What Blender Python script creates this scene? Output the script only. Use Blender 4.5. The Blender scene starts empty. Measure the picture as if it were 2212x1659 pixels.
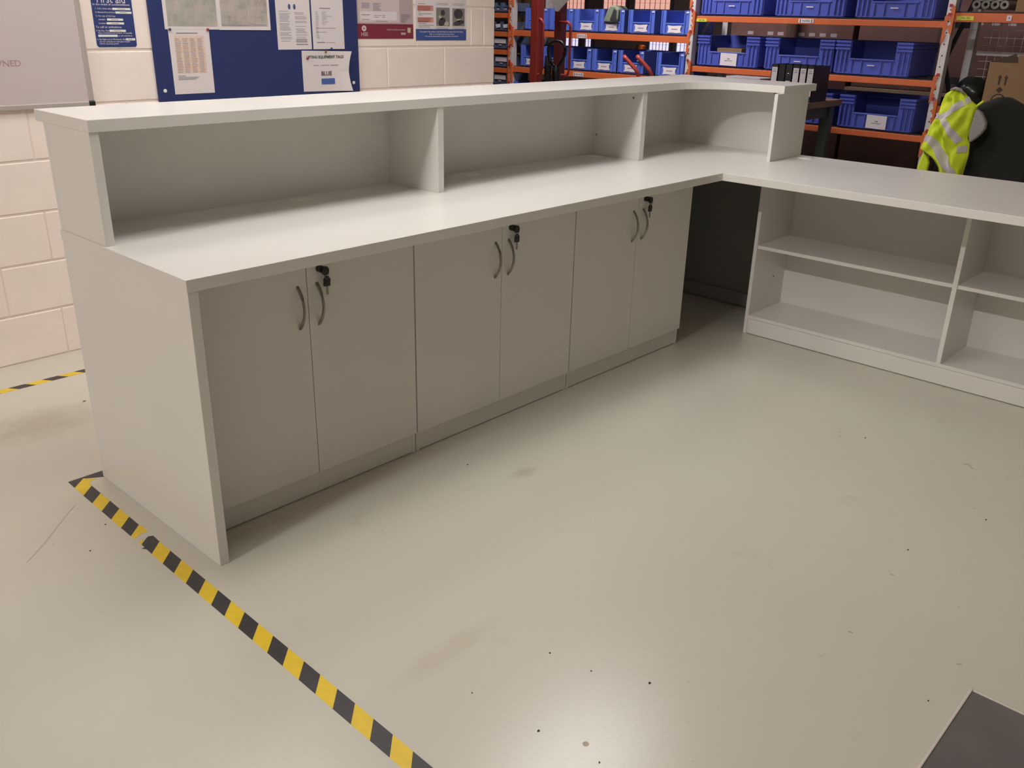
import bpy, bmesh, math, random
from mathutils import Vector, Matrix
random.seed(7)
sc = bpy.context.scene
COL = sc.collection

# ------------------------------------------------------------------ camera, world, light, exposure
cam_d = bpy.data.cameras.new('camera')
cam = bpy.data.objects.new('camera', cam_d)
COL.objects.link(cam)
cam_d.sensor_fit = 'HORIZONTAL'
cam_d.sensor_width = 36.0
cam_d.lens = 1926.17 / 2212 * 36.0
cam_d.clip_start = 0.05
RGT = Vector((0.68375288, -0.72937621, 0.02218901))
UPV = Vector((0.26529758, 0.27679995, 0.92357944))
FWD = Vector((0.67977878, 0.62561341, -0.3827645))
m = Matrix.Identity(4)
for i in range(3):
    m[i][0], m[i][1], m[i][2] = RGT[i], UPV[i], -FWD[i]
m[0][3], m[1][3], m[2][3] = -1.06711, -2.14216, 1.53663
cam.matrix_world = m
sc.camera = cam

world = bpy.data.worlds.new('world')
sc.world = world
world.use_nodes = True
world.node_tree.nodes['Background'].inputs[0].default_value = (0.75, 0.85, 1.0, 1)
world.node_tree.nodes['Background'].inputs[1].default_value = 0.05

sc.view_settings.view_transform = 'Standard'
sc.view_settings.look = 'None'
sc.view_settings.gamma = 1.0
sc.view_settings.use_curve_mapping = False
sc.view_settings.exposure = 0.17
sc.cycles.use_denoising = True
sc.cycles.max_bounces = 8
sc.cycles.diffuse_bounces = 5

LAMP = (1.0, 0.98, 0.965)
PANEL_STRENGTH = 9.6
# centre x, y, z of the square-ended light panels over the counter, the third added to brighten the left wall
FITTINGS = [(0.62, 0.05, 2.85, 'above the left cupboard', 0.92), (2.3, 0.36, 2.85, 'above the middle of the counter', 0.95), (0.62, 1.25, 2.85, 'unseen, added to brighten the left wall', 0.6)]
# distant lamp that throws the raking light from the left
key_d = bpy.data.lights.new('raking_lamp', 'AREA')
key_d.shape = 'RECTANGLE'
key_d.size, key_d.size_y = 1.4, 0.16
key_d.energy = 400
key_d.color = LAMP
key = bpy.data.objects.new('raking_lamp', key_d)
COL.objects.link(key)
KEY = Vector((-11.2, -1.5, 7.7))
_z = (KEY - Vector((1.5, 0, 0.6))).normalized()
_x = Vector((0, 1, 0))
_x = (_x - _z * _x.dot(_z)).normalized()
_m = Matrix((_x, _z.cross(_x), _z)).transposed().to_4x4()
_m.translation = KEY
key.matrix_world = _m
# unseen fill light added to brighten the racking
aisle_d = bpy.data.lights.new('rack_fill', 'AREA')
aisle_d.shape = 'RECTANGLE'
aisle_d.size, aisle_d.size_y = 0.2, 1.4
aisle_d.energy = 130
aisle_d.color = (1.0, 0.92, 0.9)
aisle = bpy.data.objects.new('rack_fill', aisle_d)
COL.objects.link(aisle)
AISLE = Vector((4.9, 3.0, 3.7))
aisle.location = AISLE
aisle.rotation_euler = (Vector((6.2, 2.5, 2.85)) - AISLE).to_track_quat('-Z', 'Y').to_euler()


# ------------------------------------------------------------------ materials
def lin(c):
    return tuple(((x / 255) / 12.92 if x / 255 <= 0.04045 else ((x / 255 + 0.055) / 1.055) ** 2.4) for x in c)


def mat(name, rgb, rough=0.5, metal=0.0, var=0.0, scale=20.0, bump=0.0, bscale=None, emit=0.0, spec=0.5, alpha=1.0, trans=0.0):
    M = bpy.data.materials.new(name)
    M.use_nodes = True
    nt = M.node_tree
    b = nt.nodes['Principled BSDF']
    c = lin(rgb)
    b.inputs['Base Color'].default_value = (*c, 1)
    b.inputs['Roughness'].default_value = rough
    b.inputs['Metallic'].default_value = metal
    b.inputs['Specular IOR Level'].default_value = spec
    if trans:
        b.inputs['Transmission Weight'].default_value = trans
    if emit:
        b.inputs['Emission Color'].default_value = (*c, 1)
        b.inputs['Emission Strength'].default_value = emit
    if var or bump:
        tc = nt.nodes.new('ShaderNodeTexCoord')
        n = nt.nodes.new('ShaderNodeTexNoise')
        n.inputs['Scale'].default_value = scale
        n.inputs['Detail'].default_value = 5
        nt.links.new(tc.outputs['Object'], n.inputs['Vector'])
        if var:
            r = nt.nodes.new('ShaderNodeValToRGB')
            r.color_ramp.elements[0].position = 0.3
            r.color_ramp.elements[1].position = 0.7
            r.color_ramp.elements[0].color = (*[x * (1 - var) for x in c], 1)
            r.color_ramp.elements[1].color = (*[min(1, x * (1 + var)) for x in c], 1)
            nt.links.new(n.outputs['Fac'], r.inputs['Fac'])
            nt.links.new(r.outputs['Color'], b.inputs['Base Color'])
        if bump:
            n2 = nt.nodes.new('ShaderNodeTexNoise')
            n2.inputs['Scale'].default_value = bscale or scale
            n2.inputs['Detail'].default_value = 4
            nt.links.new(tc.outputs['Object'], n2.inputs['Vector'])
            bp = nt.nodes.new('ShaderNodeBump')
            bp.inputs['Strength'].default_value = bump
            bp.inputs['Distance'].default_value = 0.004
            nt.links.new(n2.outputs['Fac'], bp.inputs['Height'])
            nt.links.new(bp.outputs['Normal'], b.inputs['Normal'])
    return M


LAM = mat('grey_white_laminate', (222, 218, 212), 0.3, var=0.015, scale=3)
EDGE = LAM
WALLM = mat('white_painted_block', (250, 235, 225), 0.55, var=0.03, scale=6, bump=0.5, bscale=160)
MORTAR = mat('white_painted_mortar', (240, 224, 214), 0.6, var=0.03, scale=9, bump=0.4, bscale=120)
STEEL = mat('brushed_steel', (150, 142, 132), 0.32, 0.9)
BLACKP = mat('black_plastic', (26, 27, 27), 0.4)
BLACKR = mat('black_rubber', (34, 33, 33), 0.7)
WHITEP = mat('white_plastic', (236, 233, 226), 0.35)
YELLOW = mat('yellow_tape', (236, 200, 44), 0.45, var=0.06, scale=40)
TBLACK = mat('black_tape', (58, 54, 56), 0.45, var=0.1, scale=30)
FELT = mat('blue_felt', (54, 63, 108), 0.95, var=0.08, scale=300, bump=0.3, bscale=500, spec=0.1)
PAPER = mat('white_paper', (226, 216, 216), 0.7, var=0.01, scale=5)
INK = mat('grey_print', (150, 140, 146), 0.8)
DINK = mat('dark_print', (88, 80, 90), 0.8)
CREAMP = mat('cream_print_table', (226, 200, 184), 0.8, var=0.05, scale=60)
WBOARD = mat('whiteboard_enamel', (205, 192, 192), 0.22)
ALU = mat('anodised_aluminium', (188, 178, 172), 0.4, 0.2)
NAVYS = mat('navy_sign', (48, 62, 118), 0.4)
CRIMSON = mat('crimson_print', (132, 48, 66), 0.5)
PALEP = mat('pale_pink_print', (214, 196, 194), 0.6)
PINKG = mat('pinkish_grey_print', (190, 166, 166), 0.6)
SALMON = mat('salmon_print', (216, 152, 138), 0.6)
BAND = mat('blue_print', (66, 86, 150), 0.5)
TAGB = mat('mid_blue_print', (72, 100, 168), 0.6)
PHOTOG = mat('grey_photo', (136, 128, 126), 0.6, var=0.15, scale=25)
PHOTOD = mat('dark_photo', (70, 64, 68), 0.6, var=0.25, scale=30)
PHOTOL = mat('light_photo', (196, 186, 160), 0.6)
ORANGE = mat('orange_rack_paint', (198, 100, 56), 0.5, var=0.06, scale=14)
GALV = mat('galvanised_steel', (206, 200, 200), 0.5, 0.25, var=0.08, scale=30)
DARKS = mat('dark_steel', (58, 56, 60), 0.6, 0.2)
REDPIN = mat('red_lock_pin', (170, 40, 50), 0.5)
BLUEC = mat('blue_crate_plastic', (72, 86, 176), 0.45, var=0.05, scale=6)
BLUEB = mat('blue_bin_plastic', (84, 108, 198), 0.45, var=0.05, scale=6)
SLATE = mat('slate_blue_bin_plastic', (84, 96, 124), 0.5, var=0.05, scale=8)
LABELW = mat('label_card', (214, 208, 216), 0.6)
YTAG = mat('lime_label', (196, 200, 60), 0.6)
RED = mat('red_machine_paint', (172, 64, 58), 0.42, var=0.05, scale=8)
DRED = mat('dark_red_machine_paint', (108, 46, 48), 0.45, var=0.08, scale=8)
CARD = mat('brown_cardboard', (128, 100, 70), 0.8, var=0.06, scale=14)
DCARD = mat('dark_brown_cardboard', (92, 64, 60), 0.85, var=0.1, scale=6)
PALE = mat('pale_timber', (168, 146, 122), 0.8, var=0.06, scale=10)
CARDIN = mat('cardboard_inside', (72, 54, 42), 0.9)
PRINTB = mat('carton_print', (58, 44, 34), 0.8)
GREYROLL = mat('grey_tube', (134, 132, 124), 0.7, var=0.1, scale=20)
GREYMOULD = mat('grey_green_moulding', (122, 132, 116), 0.55)
GREEN = mat('green_card', (90, 170, 70), 0.6)
BENCHW = mat('worn_bench_timber', (120, 100, 86), 0.6, var=0.12, scale=9)
BENCHG = mat('dark_green_steel', (62, 72, 68), 0.5)
BINDER = mat('black_binder_board', (38, 38, 44), 0.45)
HIVIS = mat('hi_vis_yellow', (206, 222, 42), 0.75, var=0.05, scale=9, bump=0.25, bscale=60)
REFL = mat('reflective_band', (198, 188, 190), 0.4, var=0.05, scale=40)
LINING = mat('grey_fleece', (150, 142, 142), 0.9, var=0.08, scale=40, bump=0.4, bscale=120)
FABB = mat('black_chair_fabric', (30, 30, 28), 0.9, var=0.1, scale=60)
FABN = mat('navy_chair_fabric', (34, 40, 62), 0.9, var=0.1, scale=60)
MAT_D = mat('dark_grey_mat', (108, 103, 100), 0.35, var=0.1, scale=9)
MAT_E = mat('grey_mat_edge', (214, 204, 196), 0.45)
CEILM = mat('white_ceiling_sheet', (226, 222, 214), 0.8)
BOUNCEM = mat('pale_grey_bounce_wall', (186, 182, 176), 0.8)
HALLM = mat('grey_hall_cladding', (120, 112, 106), 0.8)
DARKW = mat('dark_brick_wall', (92, 76, 74), 0.85, var=0.1, scale=3)
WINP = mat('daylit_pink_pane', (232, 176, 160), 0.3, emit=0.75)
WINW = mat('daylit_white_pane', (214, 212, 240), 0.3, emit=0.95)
FRAME = mat('dark_window_frame', (70, 62, 66), 0.6)
GLAZE = mat('pale_glazing_bar', (178, 150, 150), 0.6)
PEN = mat('faded_red_marker', (176, 138, 140), 0.7)
PINR = mat('red_pin', (150, 40, 44), 0.4)
PINK_ = mat('black_pin', (50, 44, 46), 0.4)
PINB = mat('blue_pin', (70, 76, 140), 0.4)
PINY = mat('brass_pin', (150, 120, 60), 0.4, 0.6)
MODM = mat('shade_toned_laminate', (140, 140, 134), 0.6)  # darkened laminate: corner shade put into the colour of the modesty panels


def floor_material():
    M = bpy.data.materials.new('pale_painted_floor')
    M.use_nodes = True
    nt = M.node_tree
    L = nt.links.new
    b = nt.nodes['Principled BSDF']
    b.inputs['Roughness'].default_value = 0.25
    b.inputs['Specular IOR Level'].default_value = 0.75
    tc = nt.nodes.new('ShaderNodeTexCoord')

    def noise(scale, detail=4, rough=0.55):
        n = nt.nodes.new('ShaderNodeTexNoise')
        n.inputs['Scale'].default_value = scale
        n.inputs['Detail'].default_value = detail
        n.inputs['Roughness'].default_value = rough
        L(tc.outputs['Object'], n.inputs['Vector'])
        return n

    def ramp(src, p0, c0, p1, c1):
        r = nt.nodes.new('ShaderNodeValToRGB')
        r.color_ramp.elements[0].position = p0
        r.color_ramp.elements[1].position = p1
        r.color_ramp.elements[0].color = (*c0, 1)
        r.color_ramp.elements[1].color = (*c1, 1)
        L(src, r.inputs['Fac'])
        return r

    def mul(a, c):
        mx = nt.nodes.new('ShaderNodeMix')
        mx.data_type = 'RGBA'
        mx.blend_type = 'MULTIPLY'
        mx.inputs[0].default_value = 1
        L(a, mx.inputs[6])
        L(c, mx.inputs[7])
        return mx.outputs[2]
    base = ramp(noise(0.8, 5).outputs['Fac'], 0.3, lin((203, 198, 183)), 0.7, lin((208, 204, 189)))
    smudge = ramp(noise(3.2, 7, 0.7).outputs['Fac'], 0.62, (1, 1, 1), 0.8, (0.86, 0.84, 0.8))
    specks = ramp(noise(42, 2, 0.3).outputs['Fac'], 0.79, (1, 1, 1), 0.83, (0.62, 0.6, 0.56))
    c = mul(mul(base.outputs['Color'], smudge.outputs['Color']), specks.outputs['Color'])
    for px, py, sx, sy, col, nsc in ((0.02, 1.38, 0.34, 0.22, (0.8, 0.77, 0.73), 9), (1.08, -0.235, 0.085, 0.05, (0.84, 0.81, 0.76), 30), (0.22, -0.76, 0.26, 0.06, (0.93, 0.9, 0.86), 12)):
        mp = nt.nodes.new('ShaderNodeMapping')
        mp.vector_type = 'TEXTURE'
        mp.inputs['Location'].default_value = (px, py, 0)
        mp.inputs['Scale'].default_value = (sx, sy, 1)
        L(tc.outputs['Object'], mp.inputs['Vector'])
        g = nt.nodes.new('ShaderNodeTexGradient')
        g.gradient_type = 'SPHERICAL'
        L(mp.outputs['Vector'], g.inputs['Vector'])
        mm = nt.nodes.new('ShaderNodeMath')
        mm.operation = 'MULTIPLY'
        L(g.outputs['Fac'], mm.inputs[0])
        L(noise(nsc, 7, 0.7).outputs['Fac'], mm.inputs[1])
        c = mul(c, ramp(mm.outputs[0], 0.08, (1, 1, 1), 0.38, col).outputs['Color'])
    L(c, b.inputs['Base Color'])
    n2 = noise(90, 4, 0.6)
    bp = nt.nodes.new('ShaderNodeBump')
    bp.inputs['Strength'].default_value = 0.12
    bp.inputs['Distance'].default_value = 0.002
    L(n2.outputs['Fac'], bp.inputs['Height'])
    L(bp.outputs['Normal'], b.inputs['Normal'])
    return M


def map_material(name, a, b_, c_):
    M = mat(name, (180, 172, 166), 0.75)
    nt = M.node_tree
    tc = nt.nodes.new('ShaderNodeTexCoord')
    n = nt.nodes.new('ShaderNodeTexNoise')
    n.inputs['Scale'].default_value = 13
    n.inputs['Detail'].default_value = 8
    n.inputs['Roughness'].default_value = 0.7
    r = nt.nodes.new('ShaderNodeValToRGB')
    e = r.color_ramp.elements
    e[0].position, e[0].color = 0.3, (*lin(a), 1)
    e[1].position, e[1].color = 0.7, (*lin(c_), 1)
    k = e.new(0.5)
    k.color = (*lin(b_), 1)
    nt.links.new(tc.outputs['Object'], n.inputs['Vector'])
    nt.links.new(n.outputs['Fac'], r.inputs['Fac'])
    nt.links.new(r.outputs['Color'], nt.nodes['Principled BSDF'].inputs['Base Color'])
    return M


# ------------------------------------------------------------------ mesh helpers
W = {}


class MB:
    def __init__(s):
        s.v, s.f = [], []

    def add(s, vs, fs):
        o = len(s.v)
        s.v += [tuple(p) for p in vs]
        s.f += [tuple(i + o for i in f) for f in fs]
        return s

    def box(s, x0, x1, y0, y1, z0, z1):
        return s.add([(x0, y0, z0), (x1, y0, z0), (x1, y1, z0), (x0, y1, z0), (x0, y0, z1), (x1, y0, z1), (x1, y1, z1), (x0, y1, z1)],
                     [(3, 2, 1, 0), (4, 5, 6, 7), (0, 1, 5, 4), (1, 2, 6, 5), (2, 3, 7, 6), (3, 0, 4, 7)])

    def prism(s, pts, axis, a, b):
        """closed 2-D outline pts extruded along axis from a to b"""
        n = len(pts)

        def P(p, t):
            return {'x': (t, p[0], p[1]), 'y': (p[0], t, p[1]), 'z': (p[0], p[1], t)}[axis]
        vs = [P(p, a) for p in pts] + [P(p, b) for p in pts]
        fs = [tuple(range(n))[::-1], tuple(range(n, 2 * n))] + [(i, (i + 1) % n, n + (i + 1) % n, n + i) for i in range(n)]
        return s.add(vs, fs)

    def tube(s, path, r, n=8, ry=None):
        path = [Vector(p) for p in path]
        rings = []
        up = Vector((0, 0, 1))
        for i, p in enumerate(path):
            d = (path[min(i + 1, len(path) - 1)] - path[max(i - 1, 0)]).normalized()
            a = d.cross(up if abs(d.z) < 0.95 else Vector((1, 0, 0))).normalized()
            b = d.cross(a).normalized()
            rr = r[i] if isinstance(r, (list, tuple)) else r
            rings.append([p + a * math.cos(2 * math.pi * k / n) * rr + b * math.sin(2 * math.pi * k / n) * (ry or rr) for k in range(n)])
        vs = [q for g in rings for q in g]
        fs = []
        for i in range(len(rings) - 1):
            for k in range(n):
                fs.append((i * n + k, i * n + (k + 1) % n, (i + 1) * n + (k + 1) % n, (i + 1) * n + k))
        fs.append(tuple(range(n))[::-1])
        fs.append(tuple(range((len(rings) - 1) * n, len(rings) * n)))
        return s.add(vs, fs)

    def cyl(s, p0, p1, r, n=16):
        return s.tube([p0, p1], r, n)

    def bar(s, p0, p1, w):
        return s.tube([p0, p1], w * 0.7071, 4)

    def build(s, name, material, parent=None, org=None, bevel=0.0, seg=2, smooth=False):
        if org is None:
            if parent is not None:
                org = W[parent.name]
            else:
                xs, ys, zs = zip(*s.v)
                org = Vector(((min(xs) + max(xs)) / 2, (min(ys) + max(ys)) / 2, min(zs)))
        org = Vector(org)
        me = bpy.data.meshes.new(name)
        bm = bmesh.new()
        vv = [bm.verts.new(Vector(p) - org) for p in s.v]
        for f in s.f:
            try:
                bm.faces.new([vv[i] for i in f])
            except ValueError:
                pass
        bmesh.ops.recalc_face_normals(bm, faces=bm.faces)
        if bevel:
            ed = [e for e in bm.edges if len(e.link_faces) == 2 and e.calc_face_angle(0) > 0.6]
            bmesh.ops.bevel(bm, geom=ed, offset=bevel, segments=seg, affect='EDGES', profile=0.5)
        bm.to_mesh(me)
        bm.free()
        if smooth:
            for p in me.polygons:
                p.use_smooth = True
        me.materials.append(material)
        o = bpy.data.objects.new(name, me)
        COL.objects.link(o)
        W[o.name] = org
        if parent is not None:
            o.parent = parent
            o.location = org - W[parent.name]
        else:
            o.location = org
        return o


def tag(o, label=None, cat=None, group=None, kind=None):
    if label: o['label'] = label
    if cat: o['category'] = cat
    if group: o['group'] = group
    if kind: o['kind'] = kind
    return o


def empty(name, loc, label, cat, group=None):
    o = bpy.data.objects.new(name, None)
    o.empty_display_size = 0.1
    COL.objects.link(o)
    o.location = loc
    W[o.name] = Vector(loc)
    return tag(o, label, cat, group)


def box(name, b, material, parent=None, bevel=0.0, **k):
    return MB().box(*b).build(name, material, parent, bevel=bevel, **k)


def dup(root, loc, label=None):
    r = root.copy()
    COL.objects.link(r)
    r.location = loc
    W[r.name] = Vector(loc)
    if label: r['label'] = label
    for ch in list(root.children):
        c = ch.copy()
        COL.objects.link(c)
        c.parent = r
        for g in list(ch.children):
            d = g.copy()
            COL.objects.link(d)
            d.parent = c
    return r


def text(name, s, size, material, parent, pos, face='-y', width=None, thick=0.0004, align='LEFT', bold=0.0):
    cu = bpy.data.curves.new(name, 'FONT')
    cu.body = s
    cu.size = size
    cu.align_x = align
    cu.align_y = 'CENTER'
    cu.extrude = thick
    cu.offset = bold
    cu.resolution_u = 2
    to = bpy.data.objects.new(name, cu)
    COL.objects.link(to)
    dg = bpy.context.evaluated_depsgraph_get()
    me = bpy.data.meshes.new_from_object(to.evaluated_get(dg))
    bpy.data.objects.remove(to)
    bpy.data.curves.remove(cu)
    if width and len(me.vertices):
        xs = [v.co.x for v in me.vertices]
        k = width / (max(xs) - min(xs))
        for v in me.vertices:
            v.co.x *= k
    for v in me.vertices:
        x, y, z = v.co
        v.co = (x, -z, y) if face == '-y' else (-z, -x, y)
    me.materials.clear()
    me.materials.append(material)
    o = bpy.data.objects.new(name, me)
    COL.objects.link(o)
    o.parent = parent
    o.location = Vector(pos) - W[parent.name]
    W[o.name] = Vector(pos)
    return o


# ------------------------------------------------------------------ the setting
FLOORM = floor_material()
fl = box('floor', (-13, 12, -9, 12, -0.1, 0), FLOORM, org=(0, 0, 0))
tag(fl, kind='structure')
tag(box('ceiling', (-13, 12, -9, 12, 8.6, 8.7), CEILM), kind='structure')
tag(box('wall_left', (-13.2, -13, -9, 12, 0, 8.6), HALLM), kind='structure')
tag(box('wall_bounce', (-13, 12, -5.4, -5.2, 0, 8.6), BOUNCEM), kind='structure')  # unseen wall, set close and pale to bounce light onto doors and edges
tag(box('wall_side', (-13, 12, 12, 12.2, 0, 8.6), HALLM), kind='structure')
tag(box('wall_far', (12, 12.2, -9, 12, 0, 8.6), DARKW), kind='structure')
YW = 2.105
wb = tag(box('wall_back', (-13, 3.3, YW + 0.004, YW + 0.2, 0, 8.6), MORTAR, org=(0, YW, 0)), kind='structure')
PITCH = 0.2245


def block(x0, x1, z0, z1):
    g = 0.0045
    b = MB().box(x0 + 0.0025, x1 - 0.0025, YW, YW + 0.03, z0 + g, z1 - g)
    return b.build('block', WALLM, wb, org=((x0 + x1) / 2, YW, (z0 + z1) / 2), bevel=0.0035, seg=1)


protos = {}
for k in range(0, 12):
    z0 = k * PITCH
    xs = [3.306]
    if k % 2 == 1:
        x = 2.869
    else:
        xs += [3.206]
        x = 3.093
    while x > -2.3:
        xs.append(x)
        x -= 0.445
    for a, b_ in zip(xs[1:], xs[:-1]):
        key = round(b_ - a, 3)
        if key in protos:
            o = protos[key].copy()
            COL.objects.link(o)
            o.location = Vector(((a + b_) / 2, YW, z0 + PITCH / 2)) - W[wb.name]
        else:
            protos[key] = block(a, b_, z0, z0 + PITCH)

# far windows behind the racking
XF = 12.0


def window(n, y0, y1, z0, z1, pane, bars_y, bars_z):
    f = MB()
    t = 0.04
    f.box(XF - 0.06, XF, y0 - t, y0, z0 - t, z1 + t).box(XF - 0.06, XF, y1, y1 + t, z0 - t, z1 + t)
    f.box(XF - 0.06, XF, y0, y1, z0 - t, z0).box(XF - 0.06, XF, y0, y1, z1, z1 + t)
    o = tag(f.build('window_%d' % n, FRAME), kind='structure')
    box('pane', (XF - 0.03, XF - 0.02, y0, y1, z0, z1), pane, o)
    g = MB()
    for i in range(1, bars_y):
        y = y0 + (y1 - y0) * i / bars_y
        g.box(XF - 0.05, XF - 0.03, y - 0.0012, y + 0.0012, z0, z1)
    for i in range(1, bars_z):
        z = z0 + (z1 - z0) * i / bars_z
        g.box(XF - 0.055, XF - 0.035, y0, y1, z - 0.0012, z + 0.0012)
    g.build('glazing_bars', GLAZE, o)


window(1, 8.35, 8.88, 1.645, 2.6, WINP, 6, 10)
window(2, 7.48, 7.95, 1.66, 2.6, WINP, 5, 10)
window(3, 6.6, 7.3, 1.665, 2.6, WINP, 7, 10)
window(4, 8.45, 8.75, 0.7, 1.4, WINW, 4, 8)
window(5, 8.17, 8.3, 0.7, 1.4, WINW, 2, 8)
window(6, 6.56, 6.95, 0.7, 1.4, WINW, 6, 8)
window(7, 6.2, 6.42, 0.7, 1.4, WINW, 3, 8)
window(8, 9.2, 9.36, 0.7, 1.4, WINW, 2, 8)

# ------------------------------------------------------------------ ceiling fittings (they light the room)
PANELM = mat('glowing_diffuser', (255, 246, 234), 0.4, emit=PANEL_STRENGTH)
PANELM.node_tree.nodes['Principled BSDF'].inputs['Emission Color'].default_value = (*LAMP, 1)
for x, y, z, place, dim in FITTINGS:
    o = empty('panel_light', (x, y, z), 'white rectangular panel light hung in the reception area, ' + place, 'lamp', 'panel lights in the reception area')
    box('housing', (x - 0.61, x + 0.61, y - 0.31, y + 0.31, z + 0.004, z + 0.07), WHITEP, o, bevel=0.008)
    for sx in (-0.5, 0.5):
        for sy in (-0.25, 0.25):
            MB().cyl((x + sx, y + sy, z + 0.07), (x + sx, y + sy, 8.6), 0.003, 6).build('hanger_wire', STEEL, o)
    pm = PANELM
    if dim < 1:
        pm = PANELM.copy()
        pm.node_tree.nodes['Principled BSDF'].inputs['Emission Strength'].default_value = PANEL_STRENGTH * dim
    box('diffuser', (x - 0.59, x + 0.59, y - 0.29, y + 0.29, z - 0.002, z + 0.004), pm, o)
o = empty('unseen_flood', tuple(AISLE), 'added grey housing, unseen, for the fill light in front of the racking', 'lamp')  # housing added around the racking fill light, out of view
MB().box(AISLE.x - 0.15, AISLE.x + 0.1, AISLE.y - 0.75, AISLE.y + 0.75, AISLE.z + 0.14, AISLE.z + 0.26).build('housing', GALV, o, bevel=0.02)
MB().cyl((AISLE.x, AISLE.y, AISLE.z + 0.26), (AISLE.x, AISLE.y, 8.6), 0.02, 8).build('hanger_rod', STEEL, o)
o = empty('unseen_flood', tuple(KEY), 'grey flood lamp housing hung high on the left of the hall', 'lamp')
MB().box(KEY.x - 0.35, KEY.x - 0.12, KEY.y - 0.75, KEY.y + 0.75, KEY.z - 0.1, KEY.z + 0.2).build('housing', GALV, o, bevel=0.02)
MB().cyl((KEY.x - 0.23, KEY.y, KEY.z + 0.2), (KEY.x - 0.23, KEY.y, 8.6), 0.02, 8).build('hanger_rod', STEEL, o)

# ------------------------------------------------------------------ reception counter
H, T = 0.88, 0.0347
XI, YB, XB = 2.667, 0.79, 3.538     # inner corner x, back y of the main run, back x of the wing
YE = -2.2
wt = tag(MB().prism([(-0.002, -0.002), (XI, -0.002), (XI, YE), (XB, YE), (XB, YB), (-0.002, YB)], 'z', H - T, H).build('worktop', LAM, bevel=0.0015),
         'long L-shaped pale grey worktop of the reception counter', 'worktop')
for gx, gy in ((0.837, 0.703), (1.723, 0.699), (2.604, 0.703), (3.438, -0.03)):
    b = MB().tube([(gx, gy, H), (gx, gy, H + 0.003), (gx, gy, H + 0.0035)], [0.04, 0.04, 0.034], 28)
    g = b.build('cable_grommet', WHITEP, wt)
    MB().tube([(gx, gy, H + 0.0035), (gx, gy, H + 0.005)], [0.031, 0.03], 28).build('grommet_cap', WHITEP, g)
ep = tag(box('end_panel', (0.0, 0.03, 0.0, YB, 0.0, H - T), LAM, bevel=0.0012),
         'tall grey end panel closing the left end of the counter', 'panel')
box('dark_back_strip', (0.004, 0.026, YB, YB + 0.004, 0.0, 0.16), BLACKR, ep)  # thin dark strip at the back foot of the end panel

DF, DT = 0.153, 0.018
CW = 0.8818


def handle_path(x):
    pts = []
    for i in range(13):
        t = i / 12
        pts.append((x, DF - 0.031 * math.sin(math.pi * t) ** 0.8 + 0.002, 0.743 - 0.14 * t))
    return pts


def cupboard(x0, label):
    c = empty('cupboard', (x0 + CW / 2, 0.45, 0), label, 'cupboard', 'cupboards under the main counter')
    e = 0.0022
    box('side_panel', (x0 + e, x0 + 0.018, 0.165, 0.76, 0, 0.838), LAM, c, bevel=0.001)
    box('side_panel', (x0 + CW - 0.018, x0 + CW - e, 0.165, 0.76, 0, 0.838), LAM, c, bevel=0.001)
    box('back_board', (x0 + 0.018, x0 + CW - 0.018, 0.742, 0.76, 0.0, 0.838), LAM, c)
    box('base_board', (x0 + 0.018, x0 + CW - 0.018, 0.185, 0.742, 0.082, 0.1), LAM, c)
    box('top_board', (x0 + 0.018, x0 + CW - 0.018, 0.175, 0.742, 0.82, 0.838), LAM, c)
    box('plinth', (x0 + 0.0185, x0 + CW - 0.0185, 0.1665, 0.183, 0.003, 0.081), LAM, c, bevel=0.001)
    mid = x0 + CW / 2
    for s in (0, 1):
        a, b_ = (x0 + 0.003, mid - 0.0012) if s == 0 else (mid + 0.0012, x0 + CW - 0.003)
        d = box('door', (a, b_, DF, DF + 0.0115, 0.0817, 0.836), LAM, c, bevel=0.001)
        hx = mid - 0.035 if s == 0 else mid + 0.037
        MB().tube(handle_path(hx), 0.0062, 8, 0.0032).build('handle', STEEL, d, smooth=True)
        if s == 1:
            lx = mid + 0.047
            MB().cyl((lx, DF, 0.787), (lx, DF - 0.022, 0.787), 0.0115, 16).build('lock', BLACKP, d)
            k = MB()
            k.prism([(lx + 0.013 * math.cos(t * math.pi / 6) + 0.006, 0.783 + 0.015 * math.sin(t * math.pi / 6)) for t in range(12)], 'y', DF - 0.029, DF - 0.022)
            k.build('key', BLACKP, d)
            q = MB()
            kx, kz = lx + 0.014, 0.748
            q.prism([(kx - 0.012, kz - 0.016), (kx + 0.011, kz - 0.018), (kx + 0.013, kz + 0.004), (kx + 0.006, kz + 0.015), (kx - 0.004, kz + 0.016), (kx - 0.011, kz + 0.006)], 'y', DF - 0.022, DF - 0.017)
            q.build('spare_key_head', BLACKP, d)
            MB().box(kx - 0.004, kx + 0.004, DF - 0.021, DF - 0.019, kz - 0.045, kz - 0.017).build('spare_key_blade', STEEL, d)
            ring = [(lx + 0.012 + 0.009 * math.sin(t * math.pi / 8), DF - 0.0235, 0.768 + 0.012 * math.cos(t * math.pi / 8)) for t in range(17)]
            MB().tube(ring, 0.0009, 5).build('key_ring', STEEL, d)
    return c


cupboard(0.0297, 'grey two-door cupboard nearest the counter end panel, keys in lock')
cupboard(0.0297 + CW, 'grey two-door cupboard in the middle of the counter run, keys in lock')
cupboard(0.0297 + 2 * CW, 'grey two-door cupboard beside the dark corner knee space, keys in lock')

# corner knee space: modesty panels
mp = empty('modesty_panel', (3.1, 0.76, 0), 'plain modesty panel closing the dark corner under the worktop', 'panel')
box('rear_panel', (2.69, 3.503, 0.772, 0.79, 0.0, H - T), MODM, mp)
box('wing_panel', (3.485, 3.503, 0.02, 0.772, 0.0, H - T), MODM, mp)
box('bottom_rail', (3.465, 3.485, 0.02, 0.772, 0.012, 0.085), MODM, mp)

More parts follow.
